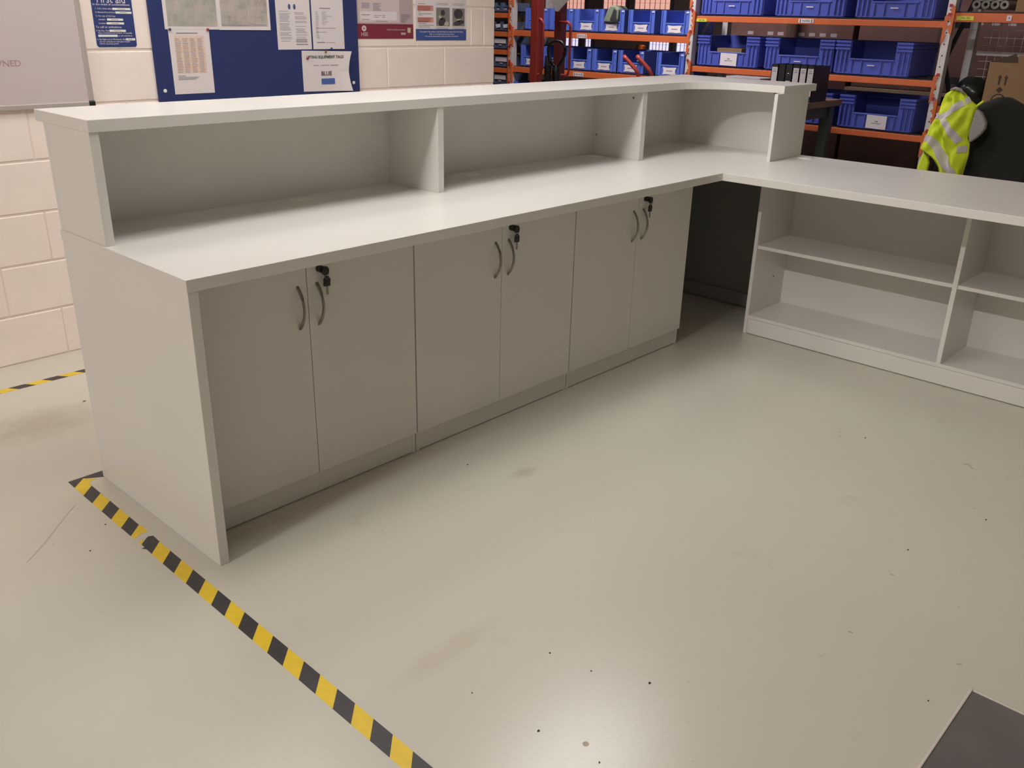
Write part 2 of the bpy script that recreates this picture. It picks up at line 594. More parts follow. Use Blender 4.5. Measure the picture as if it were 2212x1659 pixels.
# raised shelf standing on the worktop
rs = empty('raised_shelf', (1.7, 0.65, H), 'raised reception shelf with curved inner corner standing on the worktop', 'shelf')
ZR = 1.2395
arc = []
cx, cy, rr = 3.225 - 0.29, 0.47 - 0.29, 0.29
for i in range(13):
    a = math.pi / 2 * (1 - i / 12)
    arc.append((cx + rr * math.cos(a), cy + rr * math.sin(a)))
outl = [(0.002, 0.47)] + arc + [(3.238, 0.036), (3.575, 0.03), (3.575, 0.845), (0.002, 0.845)]
MB().prism(outl, 'z', ZR - T, ZR).build('top_shelf', LAM, rs, bevel=0.0015)
ZU = ZR - T
box('end_panel', (0.003, 0.031, 0.473, 0.772, H, ZU), LAM, rs, bevel=0.001)
box('back_panel', (0.003, 3.485, 0.772, 0.79, H, ZU), LAM, rs)
box('back_panel', (3.485, 3.503, 0.048, 0.79, H, ZU), LAM, rs)
box('end_panel', (3.168, 3.503, 0.03, 0.048, H, ZU), LAM, rs, bevel=0.001)
box('divider', (1.321, 1.351, 0.473, 0.772, H, ZU), LAM, rs, bevel=0.001)
box('divider', (2.662, 2.6795, 0.473, 0.772, H, ZU), LAM, rs, bevel=0.001)
box('divider', (2.6805, 2.698, 0.473, 0.772, H, ZU), LAM, rs, bevel=0.001)
for y, z in ((0.745, ZU - 0.03), (0.745, H + 0.1), (0.53, ZU - 0.03)):
    MB().cyl((2.662, y, z), (2.6605, y, z), 0.006, 10).build('screw_cap', STEEL, rs)
MB().cyl((3.485, 0.21, ZU - 0.02), (3.48, 0.21, ZU - 0.02), 0.008, 10).build('screw_cap', STEEL, rs)

# open bookcase under the wing
XS = 3.074
bk = empty('open_bookcase', (3.25, -0.98, 0), 'low open grey bookcase with two shelved bays under the right worktop', 'bookcase')
BT = 0.0175
DV = -0.992
YR = -1.99
for nm, y0, y1 in (('side_panel', -0.01, 0.0085), ('side_panel', YR, YR + 0.0185)):
    box(nm, (XS, 3.44, y0, y1, 0, H - T), LAM, bk, bevel=0.001)
box('divider', (XS, 3.424, DV, DV + 0.0205, 0.1016, H - T), LAM, bk, bevel=0.001)
box('base_board', (XS + 0.001, 3.424, YR + 0.0185, -0.01, 0.084, 0.084 + BT), LAM, bk, bevel=0.001)
for a, b_ in ((DV + 0.0205, -0.01), (YR + 0.0185, DV)):
    box('shelf', (XS + 0.008, 3.424, a, b_, 0.456, 0.456 + BT), LAM, bk, bevel=0.001)
    box('back_board', (3.424, 3.438, a, b_, 0.0, H - T - 0.018), LAM, bk)
    box('top_board', (XS + 0.002, 3.438, a, b_, H - T - 0.0175, H - T - 0.001), LAM, bk)
box('plinth', (XS + 0.002, XS + 0.018, YR + 0.0185, -0.0105, 0.0035, 0.0825), LAM, bk, bevel=0.001)
MB().cyl((3.3, -0.01, 0.27), (3.3, -0.0115, 0.27), 0.004, 8).build('shelf_peg_hole', BLACKR, bk)

# ------------------------------------------------------------------ floor tape and mat
def xl(y): return -0.1125 + 0.0094 * (y - 0.2)


def stripe(parent, pts, black, z=0.0006):
    return MB().prism(pts, 'z', 0.0001, z).build('black_stripe' if black else 'yellow_stripe', TBLACK if black else YELLOW, parent)


tp = empty('floor_tape', (-0.09, -0.4, 0), 'yellow and black hazard tape running past the counter end, torn near the panel', 'tape', 'hazard tape on the floor')
ys = [0.83, 0.772, 0.70, 0.628, 0.556, 0.485, 0.413, 0.345, 0.275, 0.205, 0.134, 0.065, -0.006, -0.078]
while ys[-1] > -1.75:
    ys.append(ys[-1] - 0.071)
SL, TW = 0.048, 0.049
blk = False
for i in range(1, len(ys) - 1):
    a, b_ = ys[i], ys[i + 1]
    q = lambda y, r: (xl(y) + (TW if r else 0), y + (0.048 if r else 0))
    pts = [q(a, 0), q(b_, 0), q(b_, 1), q(a, 1)]
    if i == 1:
        stripe(tp, [(-0.1065, 0.7719), (-0.0574, 0.818), (-0.0254, 0.7865), (-0.0529, 0.7812), (-0.0608, 0.7455), (-0.1066, 0.70)], False, 0.001)
    elif abs(a - 0.345) < 1e-6:      # torn yellow stripe: two scraps with a gap
        stripe(tp, [(-0.1109, 0.3447), (-0.1097, 0.3224), (-0.0967, 0.3285), (-0.0835, 0.3347), (-0.06, 0.3373), (-0.0585, 0.3578), (-0.0606, 0.3909)], False)
        stripe(tp, [(-0.1095, 0.276), (-0.1126, 0.2833), (-0.1089, 0.2962), (-0.0904, 0.3031)], False)
    elif abs(a - 0.275) < 1e-6:    # torn black stripe
        stripe(tp, [(-0.1095, 0.276), (-0.1095, 0.2554), (-0.1208, 0.2544), (-0.1137, 0.2452), (-0.111, 0.2405), (-0.1119, 0.2051), (-0.0627, 0.2545), (-0.0608, 0.2992), (-0.0738, 0.3058), (-0.084, 0.2989)], True)
    else:
        stripe(tp, pts, blk)
    blk = not blk
tp2 = empty('floor_tape', (0.0, 0.81, 0), 'short strip of hazard tape turning the corner behind the end panel', 'tape', 'hazard tape on the floor')
stripe(tp2, [(-0.105, 0.83), (-0.1065, 0.7715), (-0.0574, 0.818), (-0.003, 0.7835), (0.012, 0.786), (0.03, 0.83)], True, 0.0008)
stripe(tp2, [(0.032, 0.83), (0.014, 0.786), (0.084, 0.786), (0.102, 0.83)], False, 0.0008)
tp3 = empty('floor_tape', (0.2, 1.82, 0), 'hazard tape strip along the floor below the block wall', 'tape', 'hazard tape on the floor')
x = -0.71
blk = False
while x < 0.9:
    stripe(tp3, [(x + 0.031, 1.80), (x + 0.1, 1.80), (x + 0.069, 1.842), (x, 1.842)], blk)
    x += 0.0695
    blk = not blk
fm = empty('floor_mat', (1.3, -2.1, 0), 'dark grey floor mat with pale rim in the foreground corner', 'mat')
MB().box(0.662, 1.024, -2.6, -1.801, 0.0, 0.006).build('mat_surface', MAT_D, fm, bevel=0.002)
MB().box(0.45, 0.662, -2.6, -1.801, 0.0, 0.006).build('mat_surface', MAT_D, fm, bevel=0.002)
MB().box(0.45, 1.03, -1.801, -1.794, 0.0, 0.009).box(1.024, 1.03, -2.6, -1.801, 0.0, 0.008).build('rim', MAT_E, fm, bevel=0.002)

# small litter and scuffs on the floor
SPECKS = [(1.9445, -1.5545, .006), (1.568, -1.4372, .004), (0.4856, -1.2062, .0055), (0.1696, -1.1136, .004), (0.4167, -1.0736, .003), (2.2739, -0.9984, .004), (0.9761, -0.049, .004), (0.1944, -1.2738, .003),
          (0.917, -1.7324, .0035), (-0.2345, 0.3517, .003), (0.2276, 1.4814, .009), (-0.1358, 0.4678, .004), (0.1497, -0.9146, .0025), (0.3954, -0.9536, .003)]
for sx, sy, sz in SPECKS:
    pts = [(sx + sz * random.uniform(.5, 1.2) * math.cos(t), sy + sz * random.uniform(.3, 1) * math.sin(t)) for t in (0, 1, 2, 3, 4, 5)]
    tag(MB().prism(pts, 'z', 0.0001, 0.0015).build('grit_speck', BLACKR), 'dark speck of grit on the pale floor', 'debris', 'specks of grit on the floor')
SCUFF = mat('floor_scuff', (158, 148, 132), 0.5)
SCUFFL = mat('faint_floor_scuff', (186, 172, 156), 0.5)
for pl, w_, m_ in (([(-0.151, 0.659), (-0.2335, 0.5765), (-0.3173, 0.4884), (-0.392, 0.4213)], .0035, SCUFFL), ([(2.3176, -1.3587), (2.333, -1.3738), (2.3056, -1.3991)], .004, SCUFF), ([(2.2526, -0.8938), (2.2537, -0.907)], .004, SCUFF),
                   ([(2.2146, -0.911), (2.2172, -0.9254)], .004, SCUFF), ([(1.0377, -1.4748), (1.0418, -1.4874)], .004, SCUFF), ([(1.3941, -1.4489), (1.3958, -1.4608)], .004, SCUFF), ([(1.9959, -1.4983), (1.9983, -1.5051)], .005, SCUFF),
                   ([(1.11, -1.7352), (1.1165, -1.7469)], .004, SCUFF), ([(0.8775, -1.4642), (0.9037, -1.4723)], .003, SCUFFL)):
    b = MB()
    for p, q in zip(pl, pl[1:]):
        d = (Vector(q) - Vector(p)).normalized() * w_ / 2
        b.prism([(p[0] - d.y, p[1] + d.x), (p[0] + d.y, p[1] - d.x), (q[0] + d.y, q[1] - d.x), (q[0] - d.y, q[1] + d.x)], 'z', 0.0001, 0.0004)
    b.build('scuff_mark', m_, fl)
MB().cyl((0.2155, -1.2173, 0.0001), (0.2155, -1.2173, 0.0005), 0.0075, 16).build('round_stain', SCUFFL, fl)

# ------------------------------------------------------------------ things on the block wall
def wallbox(name, x0, x1, z0, z1, d0, d1, material, parent=None, bevel=0.0):
    return MB().box(x0, x1, YW - d1, YW - d0, z0, z1).build(name, material, parent, bevel=bevel)


def lines(name, rects, d, material, parent):
    b = MB()
    for x0, x1, z0, z1 in rects:
        b.box(x0, x1, YW - d - 0.0003, YW - d, z0, z1)
    o = b.build(name, material, parent)
    o['kind'] = 'stuff'
    return o


wbd = empty('whiteboard', (0.1, YW, 1.112), 'wall whiteboard with aluminium frame and faded red writing', 'whiteboard')
wallbox('writing_surface', -0.75, 0.695, 1.13, 2.02, 0.004, 0.014, WBOARD, wbd)
wallbox('frame_rail', -0.75, 0.69, 1.112, 1.136, 0.0, 0.02, ALU, wbd, 0.004)
wallbox('frame_rail', 0.69, 0.712, 1.136, 2.02, 0.0, 0.02, ALU, wbd, 0.004)
wallbox('frame_rail', -0.75, 0.712, 2.02, 2.042, 0.0, 0.02, ALU, wbd, 0.004)
wallbox('frame_rail', -0.772, -0.75, 1.112, 2.042, 0.0, 0.02, ALU, wbd, 0.004)
wallbox('corner_cap', 0.687, 0.715, 1.109, 1.137, 0.0, 0.023, BLACKP, wbd, 0.004)
text('handwriting', 'WNED', 0.034, PEN, wbd, (0.318, YW - 0.0145, 1.3), width=0.112)

nb = empty('notice_board', (1.614, YW, 1.115), 'large blue felt notice board on the white block wall', 'notice board')
wallbox('felt_panel', 1.019, 2.209, 1.115, 2.015, 0.002, 0.014, FELT, nb, 0.003)
for x, z in ((1.053, 1.165), (2.165, 1.165)):
    MB().tube([(x, YW - 0.014, z), (x, YW - 0.017, z), (x, YW - 0.019, z)], [0.0085, 0.0085, 0.004], 14).build('screw_cap', WHITEP, nb)
ND = 0.0145   # face of the board


def sheet(name, x0, x1, z0, z1, label, cat='paper', group='papers pinned to the notice board', curl=0.0, mat_=PAPER, d=ND, tilt=0.0):
    n = 8
    b = MB()
    vs, fs = [], []
    for i in range(n + 1):
        for j in range(n + 1):
            u, w = i / n, j / n
            lift = curl * (max(0, u - 0.45) / 0.55) ** 2 * (0.5 + abs(w - 0.5)) + curl * 0.5 * max(0, w - 0.85)
            z = z0 + (z1 - z0) * w + tilt * u
            xx = x0 + (x1 - x0) * u - curl * 1.5 * (u - 0.5) * (1 - (2 * w - 1) ** 2) * (1 if u > 0.5 else 0)
            vs.append((xx, YW - d - 0.0012 - lift, z))
    for i in range(n):
        for j in range(n):
            a = i * (n + 1) + j
            fs.append((a, a + n + 1, a + n + 2, a + 1))
    m2 = len(vs)
    vs += [(p[0], p[1] + 0.001, p[2]) for p in vs]
    fs += [tuple(k + m2 for k in f[::-1]) for f in fs]
    for k in range(n):
        for a, c in ((k, k + 1), ((n) * (n + 1) + k, n * (n + 1) + k + 1), (k * (n + 1), (k + 1) * (n + 1)), (k * (n + 1) + n, (k + 1) * (n + 1) + n)):
            fs.append((a, c, c + m2, a + m2))
    e = empty(name, ((x0 + x1) / 2, YW - d, z0), label, cat, group)
    b.add(vs, fs)
    b.build('page', mat_, e)
    return e


PD = ND + 0.0013
s1 = sheet('printed_sheet', 1.102, 1.31, 1.147, 1.4365, 'white sheet with peach table of rows, lowest on the left of the notice board')
lines('table_print', [(1.127, 1.28, 1.24, 1.41)], PD, CREAMP, s1)
lines('text_print', [(1.14, 1.25, 1.418, 1.423)] + [(1.129 + c * 0.038, 1.129 + c * 0.038 + 0.022 + 0.008 * random.random(), z, z + 0.0022) for c in range(4) for z in [1.245 + 0.0068 * r for r in range(23)]]
      + [(1.127, 1.165, 1.228, 1.231)] + [(1.127, 1.2 + 0.05 * random.random(), 1.222 - 0.005 * r, 1.2242 - 0.005 * r) for r in range(3)], PD + 0.0004, INK, s1)
m1 = sheet('site_map', 1.088, 1.374, 1.437, 1.647, 'pale green map print, left of the two maps on the notice board')
MP1 = map_material('pale_green_map_print', (146, 150, 134), (176, 170, 160), (196, 182, 174))
MP2 = map_material('pale_brown_map_print', (140, 140, 124), (182, 172, 164), (198, 186, 182))
wallbox('map_print', 1.105, 1.36, 1.45, 1.635, PD, PD + 0.0003, MP1, m1)
m2 = sheet('site_map', 1.366, 1.654, 1.4355, 1.647, 'pale brown map print, right of the two maps on the notice board', d=ND + 0.002)
wallbox('map_print', 1.38, 1.64, 1.452, 1.635, PD + 0.002, PD + 0.0023, MP2, m2)
lines('text_print', [(1.385, 1.45, 1.458, 1.4605), (1.47, 1.53, 1.456, 1.4585), (1.56, 1.63, 1.457, 1.4605), (1.385, 1.5, 1.453, 1.4548)], PD + 0.0025, INK, m2)
a1 = sheet('printed_sheet', 1.692, 1.899, 1.342, 1.639, 'two-column text sheet with two dark emblems, right half of the notice board')
rows = []
for c, (x0, x1) in enumerate(((1.708, 1.782), (1.803, 1.878))):
    z = 1.525
    while z > (1.4 if c else 1.375):
        if random.random() > 0.12:
            rows.append((x0 + 0.006 * random.random(), x1 - 0.02 * random.random(), z, z + 0.0024))
        z -= 0.0062 if random.random() > .2 else 0.011
lines('text_print', rows + [(1.803, 1.872, 1.376 + 0.004 * k, 1.3785 + 0.004 * k) for k in range(5)] + [(1.803, 1.876, 1.364, 1.369)], PD, INK, a1)
for x in (1.774, 1.805):
    MB().prism([(x + 0.008 * math.cos(t * math.pi / 4), 1.548 + 0.014 * math.sin(t * math.pi / 4)) for t in range(8)], 'y', YW - PD - 0.0004, YW - PD).build('printed_emblem', BAND, a1)
a2 = sheet('printed_sheet', 1.909, 2.113, 1.342, 1.639, 'sparse typed notice sheet in the upper right of the notice board')
rows = [(1.96, 2.03, 1.542, 1.547)]
for z in [1.525 - 0.0068 * k for k in range(20)]:
    rows.append((1.932, 1.932 + 0.012 + 0.012 * random.random(), z, z + 0.0022))
    if z > 1.46: rows.append((1.974, 1.99 + 0.05 * random.random(), z, z + 0.0022))
rows += [(1.932, 2.06, 1.445, 1.448), (1.932, 2.0, 1.426, 1.4285), (1.932, 1.985, 1.373, 1.378), (1.99, 2.05, 1.373, 1.3755)]
lines('text_print', rows, PD, INK, a2)
lt = sheet('printed_notice', 1.832, 2.142, 1.13, 1.336, 'landscape lifting equipment tags notice with blue swatch and curling right edge', 'paper', curl=0.022, tilt=-0.006)
text('heading', 'LIFTING EQUIPMENT TAGS', 0.021, DINK, lt, (1.861, YW - PD - 0.0006, 1.302), width=0.232, bold=0.0003, thick=0.0005)
lines('text_print', [(1.90 + 0.0125 * k, 1.90 + 0.0125 * k + 0.0105, 1.259, 1.2625) for k in range(13) if k not in (3, 8)], PD, INK, lt)
text('colour_word', 'BLUE', 0.03, DINK, lt, (1.948, YW - PD - 0.0006, 1.218), width=0.066, bold=0.0004, thick=0.0005)
wallbox('colour_swatch', 1.948, 2.034, 1.164, 1.193, PD, PD + 0.0006, TAGB, lt)
for ch in lt.children:      # prints follow the curl of the sheet
    if not ch.name.startswith('page'):
        for v in ch.data.vertices:
            xx, zz = v.co.x + W[ch.name].x, v.co.z + W[ch.name].z
            uu, ww = (xx - 1.832) / 0.31, (zz - 1.13) / 0.206
            v.co.y -= 0.022 * (max(0, uu - 0.45) / 0.55) ** 2 * (0.5 + abs(ww - 0.5)) + 0.022 * 0.5 * max(0, ww - 0.85) + 0.0006 + 0.0012 * min(1, max(0, uu - 0.35) * 4)


def pin(x, z, m_, label):
    d = PD + 0.002
    tag(MB().tube([(x, YW - ND, z), (x, YW - d - 0.003, z), (x, YW - d - 0.008, z), (x, YW - d - 0.01, z)], [0.002, 0.006, 0.006, 0.002], 12).build('push_pin', m_), label, 'pin', 'pins on the notice board')


pin(1.108, 1.437, PINK_, 'black pin at the top left of the peach table sheet')
pin(1.301, 1.437, PINR, 'red pin at the top right of the peach table sheet')
pin(1.862, 1.297, PINR, 'red pin beside the heading of the lifting notice')
pin(1.982, 1.33, PINY, 'brass pin at the top centre of the lifting notice')
pin(2.02, 1.345, PINB, 'dark blue pin at the foot of the sparse typed sheet')

fa = empty('first_aid_sign', (0.858, YW, 1.361), 'navy first aid sign with white fill-in boxes beside the whiteboard', 'sign')
b = MB()
for (x0, x1, z0, z1, d, nm, m_, r) in ((0.764, 0.953, 1.3575, 1.7, 0.0015, 'sign_backing', WHITEP, 0.014), (0.767, 0.95, 1.3605, 1.697, 0.0022, 'sign_face', NAVYS, 0.012)):
    pts = []
    for cxx, czz, a0 in ((x1 - r, z1 - r, 0), (x0 + r, z1 - r, 90), (x0 + r, z0 + r, 180), (x1 - r, z0 + r, 270)):
        for k in range(5):
            a = math.radians(a0 + k * 22.5)
            pts.append((cxx + r * math.cos(a), czz + r * math.sin(a)))
    MB().prism(pts, 'y', YW - d, YW).build(nm, m_, fa)
FAZ = lambda y: 1.361 + (101 - y) * 0.0019
FAX = lambda f: 0.767 + 0.183 * f
for s, f0, y, sz, wd in (('First aid', 0.13, -3.5, 0.05, 0.69), ('In the event of accident/illness', 0.03, 8, 0.0125, 0.9), ('1. Call a first aider:', 0.07, 17.2, 0.0095, 0.42), ('2. Nearest first aid box:', 0.07, 25, 0.0095, 0.48),
                         ('3. For use of this bay:', 0.07, 33, 0.0095, 0.48), ('contact:', 0.12, 40.5, 0.0095, 0.17), ('Location:', 0.12, 48.7, 0.0095, 0.18), ('To call an ambulance:', 0.03, 57, 0.0125, 0.64),
                         ('4. By Day. Dial', 0.03, 65, 0.0095, 0.31), ('State condition and number of casualty', 0.07, 70, 0.0085, 0.84), ('to call ambulance.', 0.56, 76, 0.0085, 0.36),
                         ('5. By Night and at Weekends. Dial', 0.03, 84, 0.0095, 0.7), ('ask for ambulance and give details', 0.07, 89, 0.0085, 0.76), ('which security guard.', 0.07, 93.6, 0.0085, 0.48)):
    text('sign_text', s, sz, PAPER, fa, (FAX(f0), YW - 0.0024, FAZ(y)), width=0.183 * wd, thick=0.0003)
for f0, f1, y in ((0.5, 0.947, 17.2), (0.564, 0.966, 25), (0.333, 0.73, 40.5), (0.312, 0.74, 48.7), (0.355, 0.762, 65), (0.064, 0.54, 76), (0.739, 0.97, 84)):
    o = wallbox('fill_in_box', FAX(f0), FAX(f1), FAZ(y) - 0.0045, FAZ(y) + 0.0045, 0.0022, 0.003, WHITEP, fa)
    if y != 76:
        lines('written_entry', [(FAX(f0 + (f1 - f0) * .25), FAX(f0 + (f1 - f0) * .7), FAZ(y) - 0.0015, FAZ(y) + 0.001)], 0.003, INK, o)

hp = empty('law_poster', (2.415, YW, 1.393), 'health and safety law poster with crimson bottom band', 'poster')
wallbox('poster_sheet', 2.212, 2.622, 1.393, 1.99, 0.0, 0.0018, PINKG, hp)
wallbox('crimson_band', 2.212, 2.622, 1.393, 1.471, 0.0018, 0.0022, CRIMSON, hp)
wallbox('pale_panel', 2.222, 2.52, 1.478, 1.98, 0.0018, 0.0021, PALEP, hp)
wallbox('white_panel', 2.236, 2.5, 1.49, 1.535, 0.0021, 0.0024, PAPER, hp)
lines('text_print', [(2.248, 2.306, 1.515, 1.519), (2.336, 2.362, 1.513, 1.516), (2.368, 2.385, 1.513, 1.516), (2.392, 2.415, 1.513, 1.516), (2.336, 2.37, 1.504, 1.507), (2.392, 2.412, 1.504, 1.507), (2.25, 2.302, 1.492, 1.495), (2.345, 2.43, 1.4835, 1.487)]
      + [(2.25, 2.3 + .01 * random.random(), 1.575 - .006 * k, 1.578 - .006 * k) for k in range(5)] + [(2.33, 2.37 + .02 * random.random(), 1.575 - .006 * k, 1.578 - .006 * k) for k in range(7)]
      + [(2.53, 2.59 + .015 * random.random(), 1.52 - .007 * k, 1.523 - .007 * k) for k in range(3)] + [(2.53, 2.585, 1.497, 1.501)] + [(2.53, 2.56 + .01 * random.random(), 1.492 - .006 * k, 1.495 - .006 * k) for k in range(3)], 0.0025, INK, hp)
text('agency_initials', 'HSE', 0.027, PALEP, hp, (2.239, YW - 0.0024, 1.416), width=0.046, bold=0.0)
ex, ez = 2.262, 1.447
ring = [(ex + 0.016 * math.cos(math.radians(a)), ez + 0.015 * math.sin(math.radians(a))) for a in (60, 90, 120, 180, 210, 240, 300, 330, 0)]
tri = [(ex + 0.007 * math.cos(math.radians(a)), ez + 0.007 * math.sin(math.radians(a)) - 0.001) for a in (90, 210, 330)]
b = MB()
for k in range(3):
    a0, a1_ = 90 + 120 * k, 210 + 120 * k
    o_ = [(ex + 0.0165 * math.cos(math.radians(a)), ez + 0.0155 * math.sin(math.radians(a))) for a in (a0 - 14, a0 + 14, a0 + 60 - 8, a0 + 60 + 8, a1_ - 14)]
    i_ = [(ex + 0.0068 * math.cos(math.radians(a)), ez + 0.0068 * math.sin(math.radians(a))) for a in (a1_ - 2, a0 + 2)]
    b.prism(o_ + i_, 'y', YW - 0.0027, YW - 0.0022)
b.build('agency_emblem', PALEP, hp)
text('agency_name', 'Health and Safety Executive', 0.0125, PINKG, hp, (2.425, YW - 0.0024, 1.441), width=0.135)
wallbox('barcode_box', 2.528, 2.564, 1.414, 1.426, 0.0022, 0.0026, PINKG, hp)
wallbox('hologram', 2.578, 2.602, 1.425, 1.452, 0.0022, 0.0026, PHOTOL, hp)

ap = empty('treatment_poster', (2.847, YW, 1.383), 'white electric shock treatment poster with photographs and blue bottom band', 'poster')
wallbox('poster_sheet', 2.641, 3.053, 1.383, 1.98, 0.0, 0.0018, PAPER, ap)
wallbox('blue_band', 2.641, 3.051, 1.383, 1.446, 0.0018, 0.0022, BAND, ap)
for k, (s, x0, wd) in enumerate((('This poster is for guidance only and should not replace first aid training', 2.672, 0.35), ('by a competent person.', 2.75, 0.2), ('For more information ask your first aid trainer', 2.715, 0.27))):
    text('band_text', s, 0.0105, PAPER, ap, (x0, YW - 0.0024, 1.431 - 0.0125 * k), width=wd)
PX = lambda px: 2.641 + (px - 898) * 0.00378
PZ = lambda y: 1.383 + (86.5 - y) * 0.00238
for (x0, x1, y0, y1) in ((902, 935, 6, 18.5), (902, 935, 33, 45)):
    o = wallbox('salmon_box', PX(x0), PX(x1), PZ(y1), PZ(y0), 0.0018, 0.0022, SALMON, ap)
    lines('text_print', [(PX(x0 + 1), PX(x0 + 1 + random.uniform(18, 28)), PZ(yy), PZ(yy - 1.2)) for yy in (y0 + 3, y0 + 6, y0 + 9, y1 - 1)], 0.0022, CRIMSON, o)
lines('text_print', [(PX(904), PX(904 + w_), PZ(y), PZ(y - 1.4)) for w_, y in ((14, 3), (5, 21.5), (28, 26), (8, 29), (16, 48), (32, 52), (23, 56))] + [(PX(943), PX(967), PZ(y), PZ(y - 1)) for y in (1, 4, 57, 60)] + [(PX(979), PX(1002), PZ(y), PZ(y - 1)) for y in (1, 4, 57, 60)], 0.0019, INK, ap)
for s, px, y in (('3', 940.5, 3), ('4', 976, 3), ('5', 940.5, 57.5), ('6', 976, 57.5)):
    text('step_number', s, 0.013, DINK, ap, (PX(px), YW - 0.002, PZ(y)), thick=0.0003)
ph = wallbox('photograph', PX(941), PX(970), PZ(53), PZ(10), 0.0018, 0.0024, PHOTOG, ap)
pq = wallbox('photograph', PX(976), PX(1003), PZ(53), PZ(11), 0.0018, 0.0024, PHOTOG, ap)


def blob(px, y, rx, ry, m_, par, nm, rot=0.0):
    pts = []
    for k in range(14):
        a = 2 * math.pi * k / 14
        u, w = rx * math.cos(a) * 0.00378, ry * math.sin(a) * 0.00238
        pts.append((PX(px) + u * math.cos(rot) - w * math.sin(rot), PZ(y) + u * math.sin(rot) + w * math.cos(rot)))
    MB().prism(pts, 'y', YW - 0.0028, YW - 0.0024).build(nm, m_, par)


blob(955, 22, 4.5, 7, PHOTOD, ph, 'pictured_head')
blob(953, 43, 8, 9, PHOTOD, ph, 'pictured_torso', 0.5)
blob(950, 33, 5, 3, PHOTOL, ph, 'pictured_hand', -0.6)
blob(963, 47, 5, 5, PHOTOL, ph, 'pictured_casualty')
blob(989, 24, 10, 12, PHOTOD, pq, 'pictured_torso')
blob(990, 45, 12, 6, PHOTOD, pq, 'pictured_casualty', 0.15)
blob(990, 38, 4, 4, PHOTOL, pq, 'pictured_bandage')

# ------------------------------------------------------------------ racking
XR = 5.95
RD = 0.62
rk = empty('storage_racking', (XR + 0.3, 2.0, 0), 'orange and galvanised storage racking along the back of the warehouse', 'racking')
UPR = (6.53, 4.45, 2.34, 0.238, -1.87)
bays = {
    (6.53, 4.45): ([0.85, 1.025, 1.20, 1.372, 1.548, 1.75], 0.046),
    (4.45, 2.34): ([0.29, 0.70, 1.048, 1.392, 1.76], 0.052),
    (2.34, 0.238): ([0.35, 0.772, 1.16, 1.56, 1.98], 0.044),
    (0.238, -1.87): ([0.45, 0.995, 1.617, 2.1], 0.06),
}
for yu in UPR:
    u = box('upright', (XR, XR + 0.07, yu - 0.026, yu + 0.026, 0, 2.5), GALV, rk, bevel=0.003)
    hb = MB()
    for k in range(32):
        z = 0.05 + k * 0.0755
        hb.cyl((XR + 0.001, yu + 0.002, z), (XR - 0.0012, yu + 0.002, z), 0.0055, 8)
    hb.build('bolt_holes', BLACKR, u)['kind'] = 'stuff'
    box('upright', (XR + RD - 0.07, XR + RD, yu - 0.026, yu + 0.026, 0, 2.5), GALV, rk)
    z = 0.3
    s = 0
    while z < 2.3:
        p, q = (XR + 0.07, XR + RD - 0.07) if s % 2 == 0 else (XR + RD - 0.07, XR + 0.07)
        MB().bar((p, yu, z), (q, yu, z + 0.5), 0.025).build('brace', DARKS, rk)
        z += 0.5
        s += 1
for (ya, yb), (zs, hh) in bays.items():
    for z in zs:
        y0, y1 = yb + 0.027, ya - 0.027
        bm_ = box('beam', (XR + 0.012, XR + 0.06, y0, y1, z - hh, z), ORANGE, rk, bevel=0.003)
        box('rear_beam', (XR + RD - 0.06, XR + RD - 0.012, y0, y1, z - hh, z), DARKS, rk)
        dk = MB()
        n = int((y1 - y0) / 0.05)
        for k in range(n + 1):
            y = y0 + 0.01 + (y1 - y0 - 0.02) * k / n
            dk.box(XR + 0.02, XR + RD - 0.02, y - 0.002, y + 0.002, z, z + 0.004)
        for xx in (XR + 0.03, XR + 0.22, XR + 0.42, XR + RD - 0.03):
            dk.box(xx - 0.002, xx + 0.002, y0, y1, z + 0.004, z + 0.008)
        dk.build('wire_deck', DARKS, rk)['kind'] = 'stuff'
        for yy, sg in ((y0, 1), (y1, -1)):
            # jagged orange end connector wrapped on the upright
            e = -sg * 0.03
            pts = [(yy + sg * 0.004, z + 0.03)]
            prof = [0.55, 0.95, 0.7, 1.0, 0.45, 0.85, 0.6]
            for k, pr in enumerate(prof):
                zz = z + 0.05 - k * 0.028
                pts += [(yy + e * pr, zz), (yy + e * pr * 0.75, zz - 0.014)]
            pts += [(yy + sg * 0.004, z - 0.15)]
            c = MB().prism(pts, 'x', XR - 0.006, XR + 0.012).build('beam_connector', ORANGE, rk)
            MB().box(XR - 0.01, XR - 0.004, yy + e * 0.95 - 0.008, yy + e * 0.95 + 0.012, z + 0.036, z + 0.055).build('lock_pin', REDPIN, c)


def beam_label(y, z, w, h, s, m_=LABELW, bars=True):
    o = box('beam_label', (XR + 0.009, XR + 0.0119, y - w / 2, y + w / 2, z - h / 2, z + h / 2), m_, rk)
    text('label_text', s, h * 0.7, DINK, o, (XR + 0.0085, y + w * 0.26, z), face='-x', width=w * 0.52, thick=0.0004)
    if bars:
        for sg in (-1, 1):
            MB().box(XR + 0.0082, XR + 0.009, y + sg * w * 0.38 - 0.004, y + sg * w * 0.38 + 0.004, z - h * 0.4, z + h * 0.4).build('arrow_mark', DINK, o)


beam_label(3.54, 1.363, 0.115, 0.034, 'R01B2')
beam_label(3.56, 1.02, 0.12, 0.034, 'R01B3')
beam_label(1.31, 1.541, 0.125, 0.03, 'R02B2')
beam_label(2.25, 1.528, 0.1, 0.024, 'SWL 500', YTAG, False)
beam_label(0.137, 1.583, 0.115, 0.026, 'SWL 750', YTAG, False)
beam_label(-0.145, 1.588, 0.03, 0.034, 'A', LABELW, False)


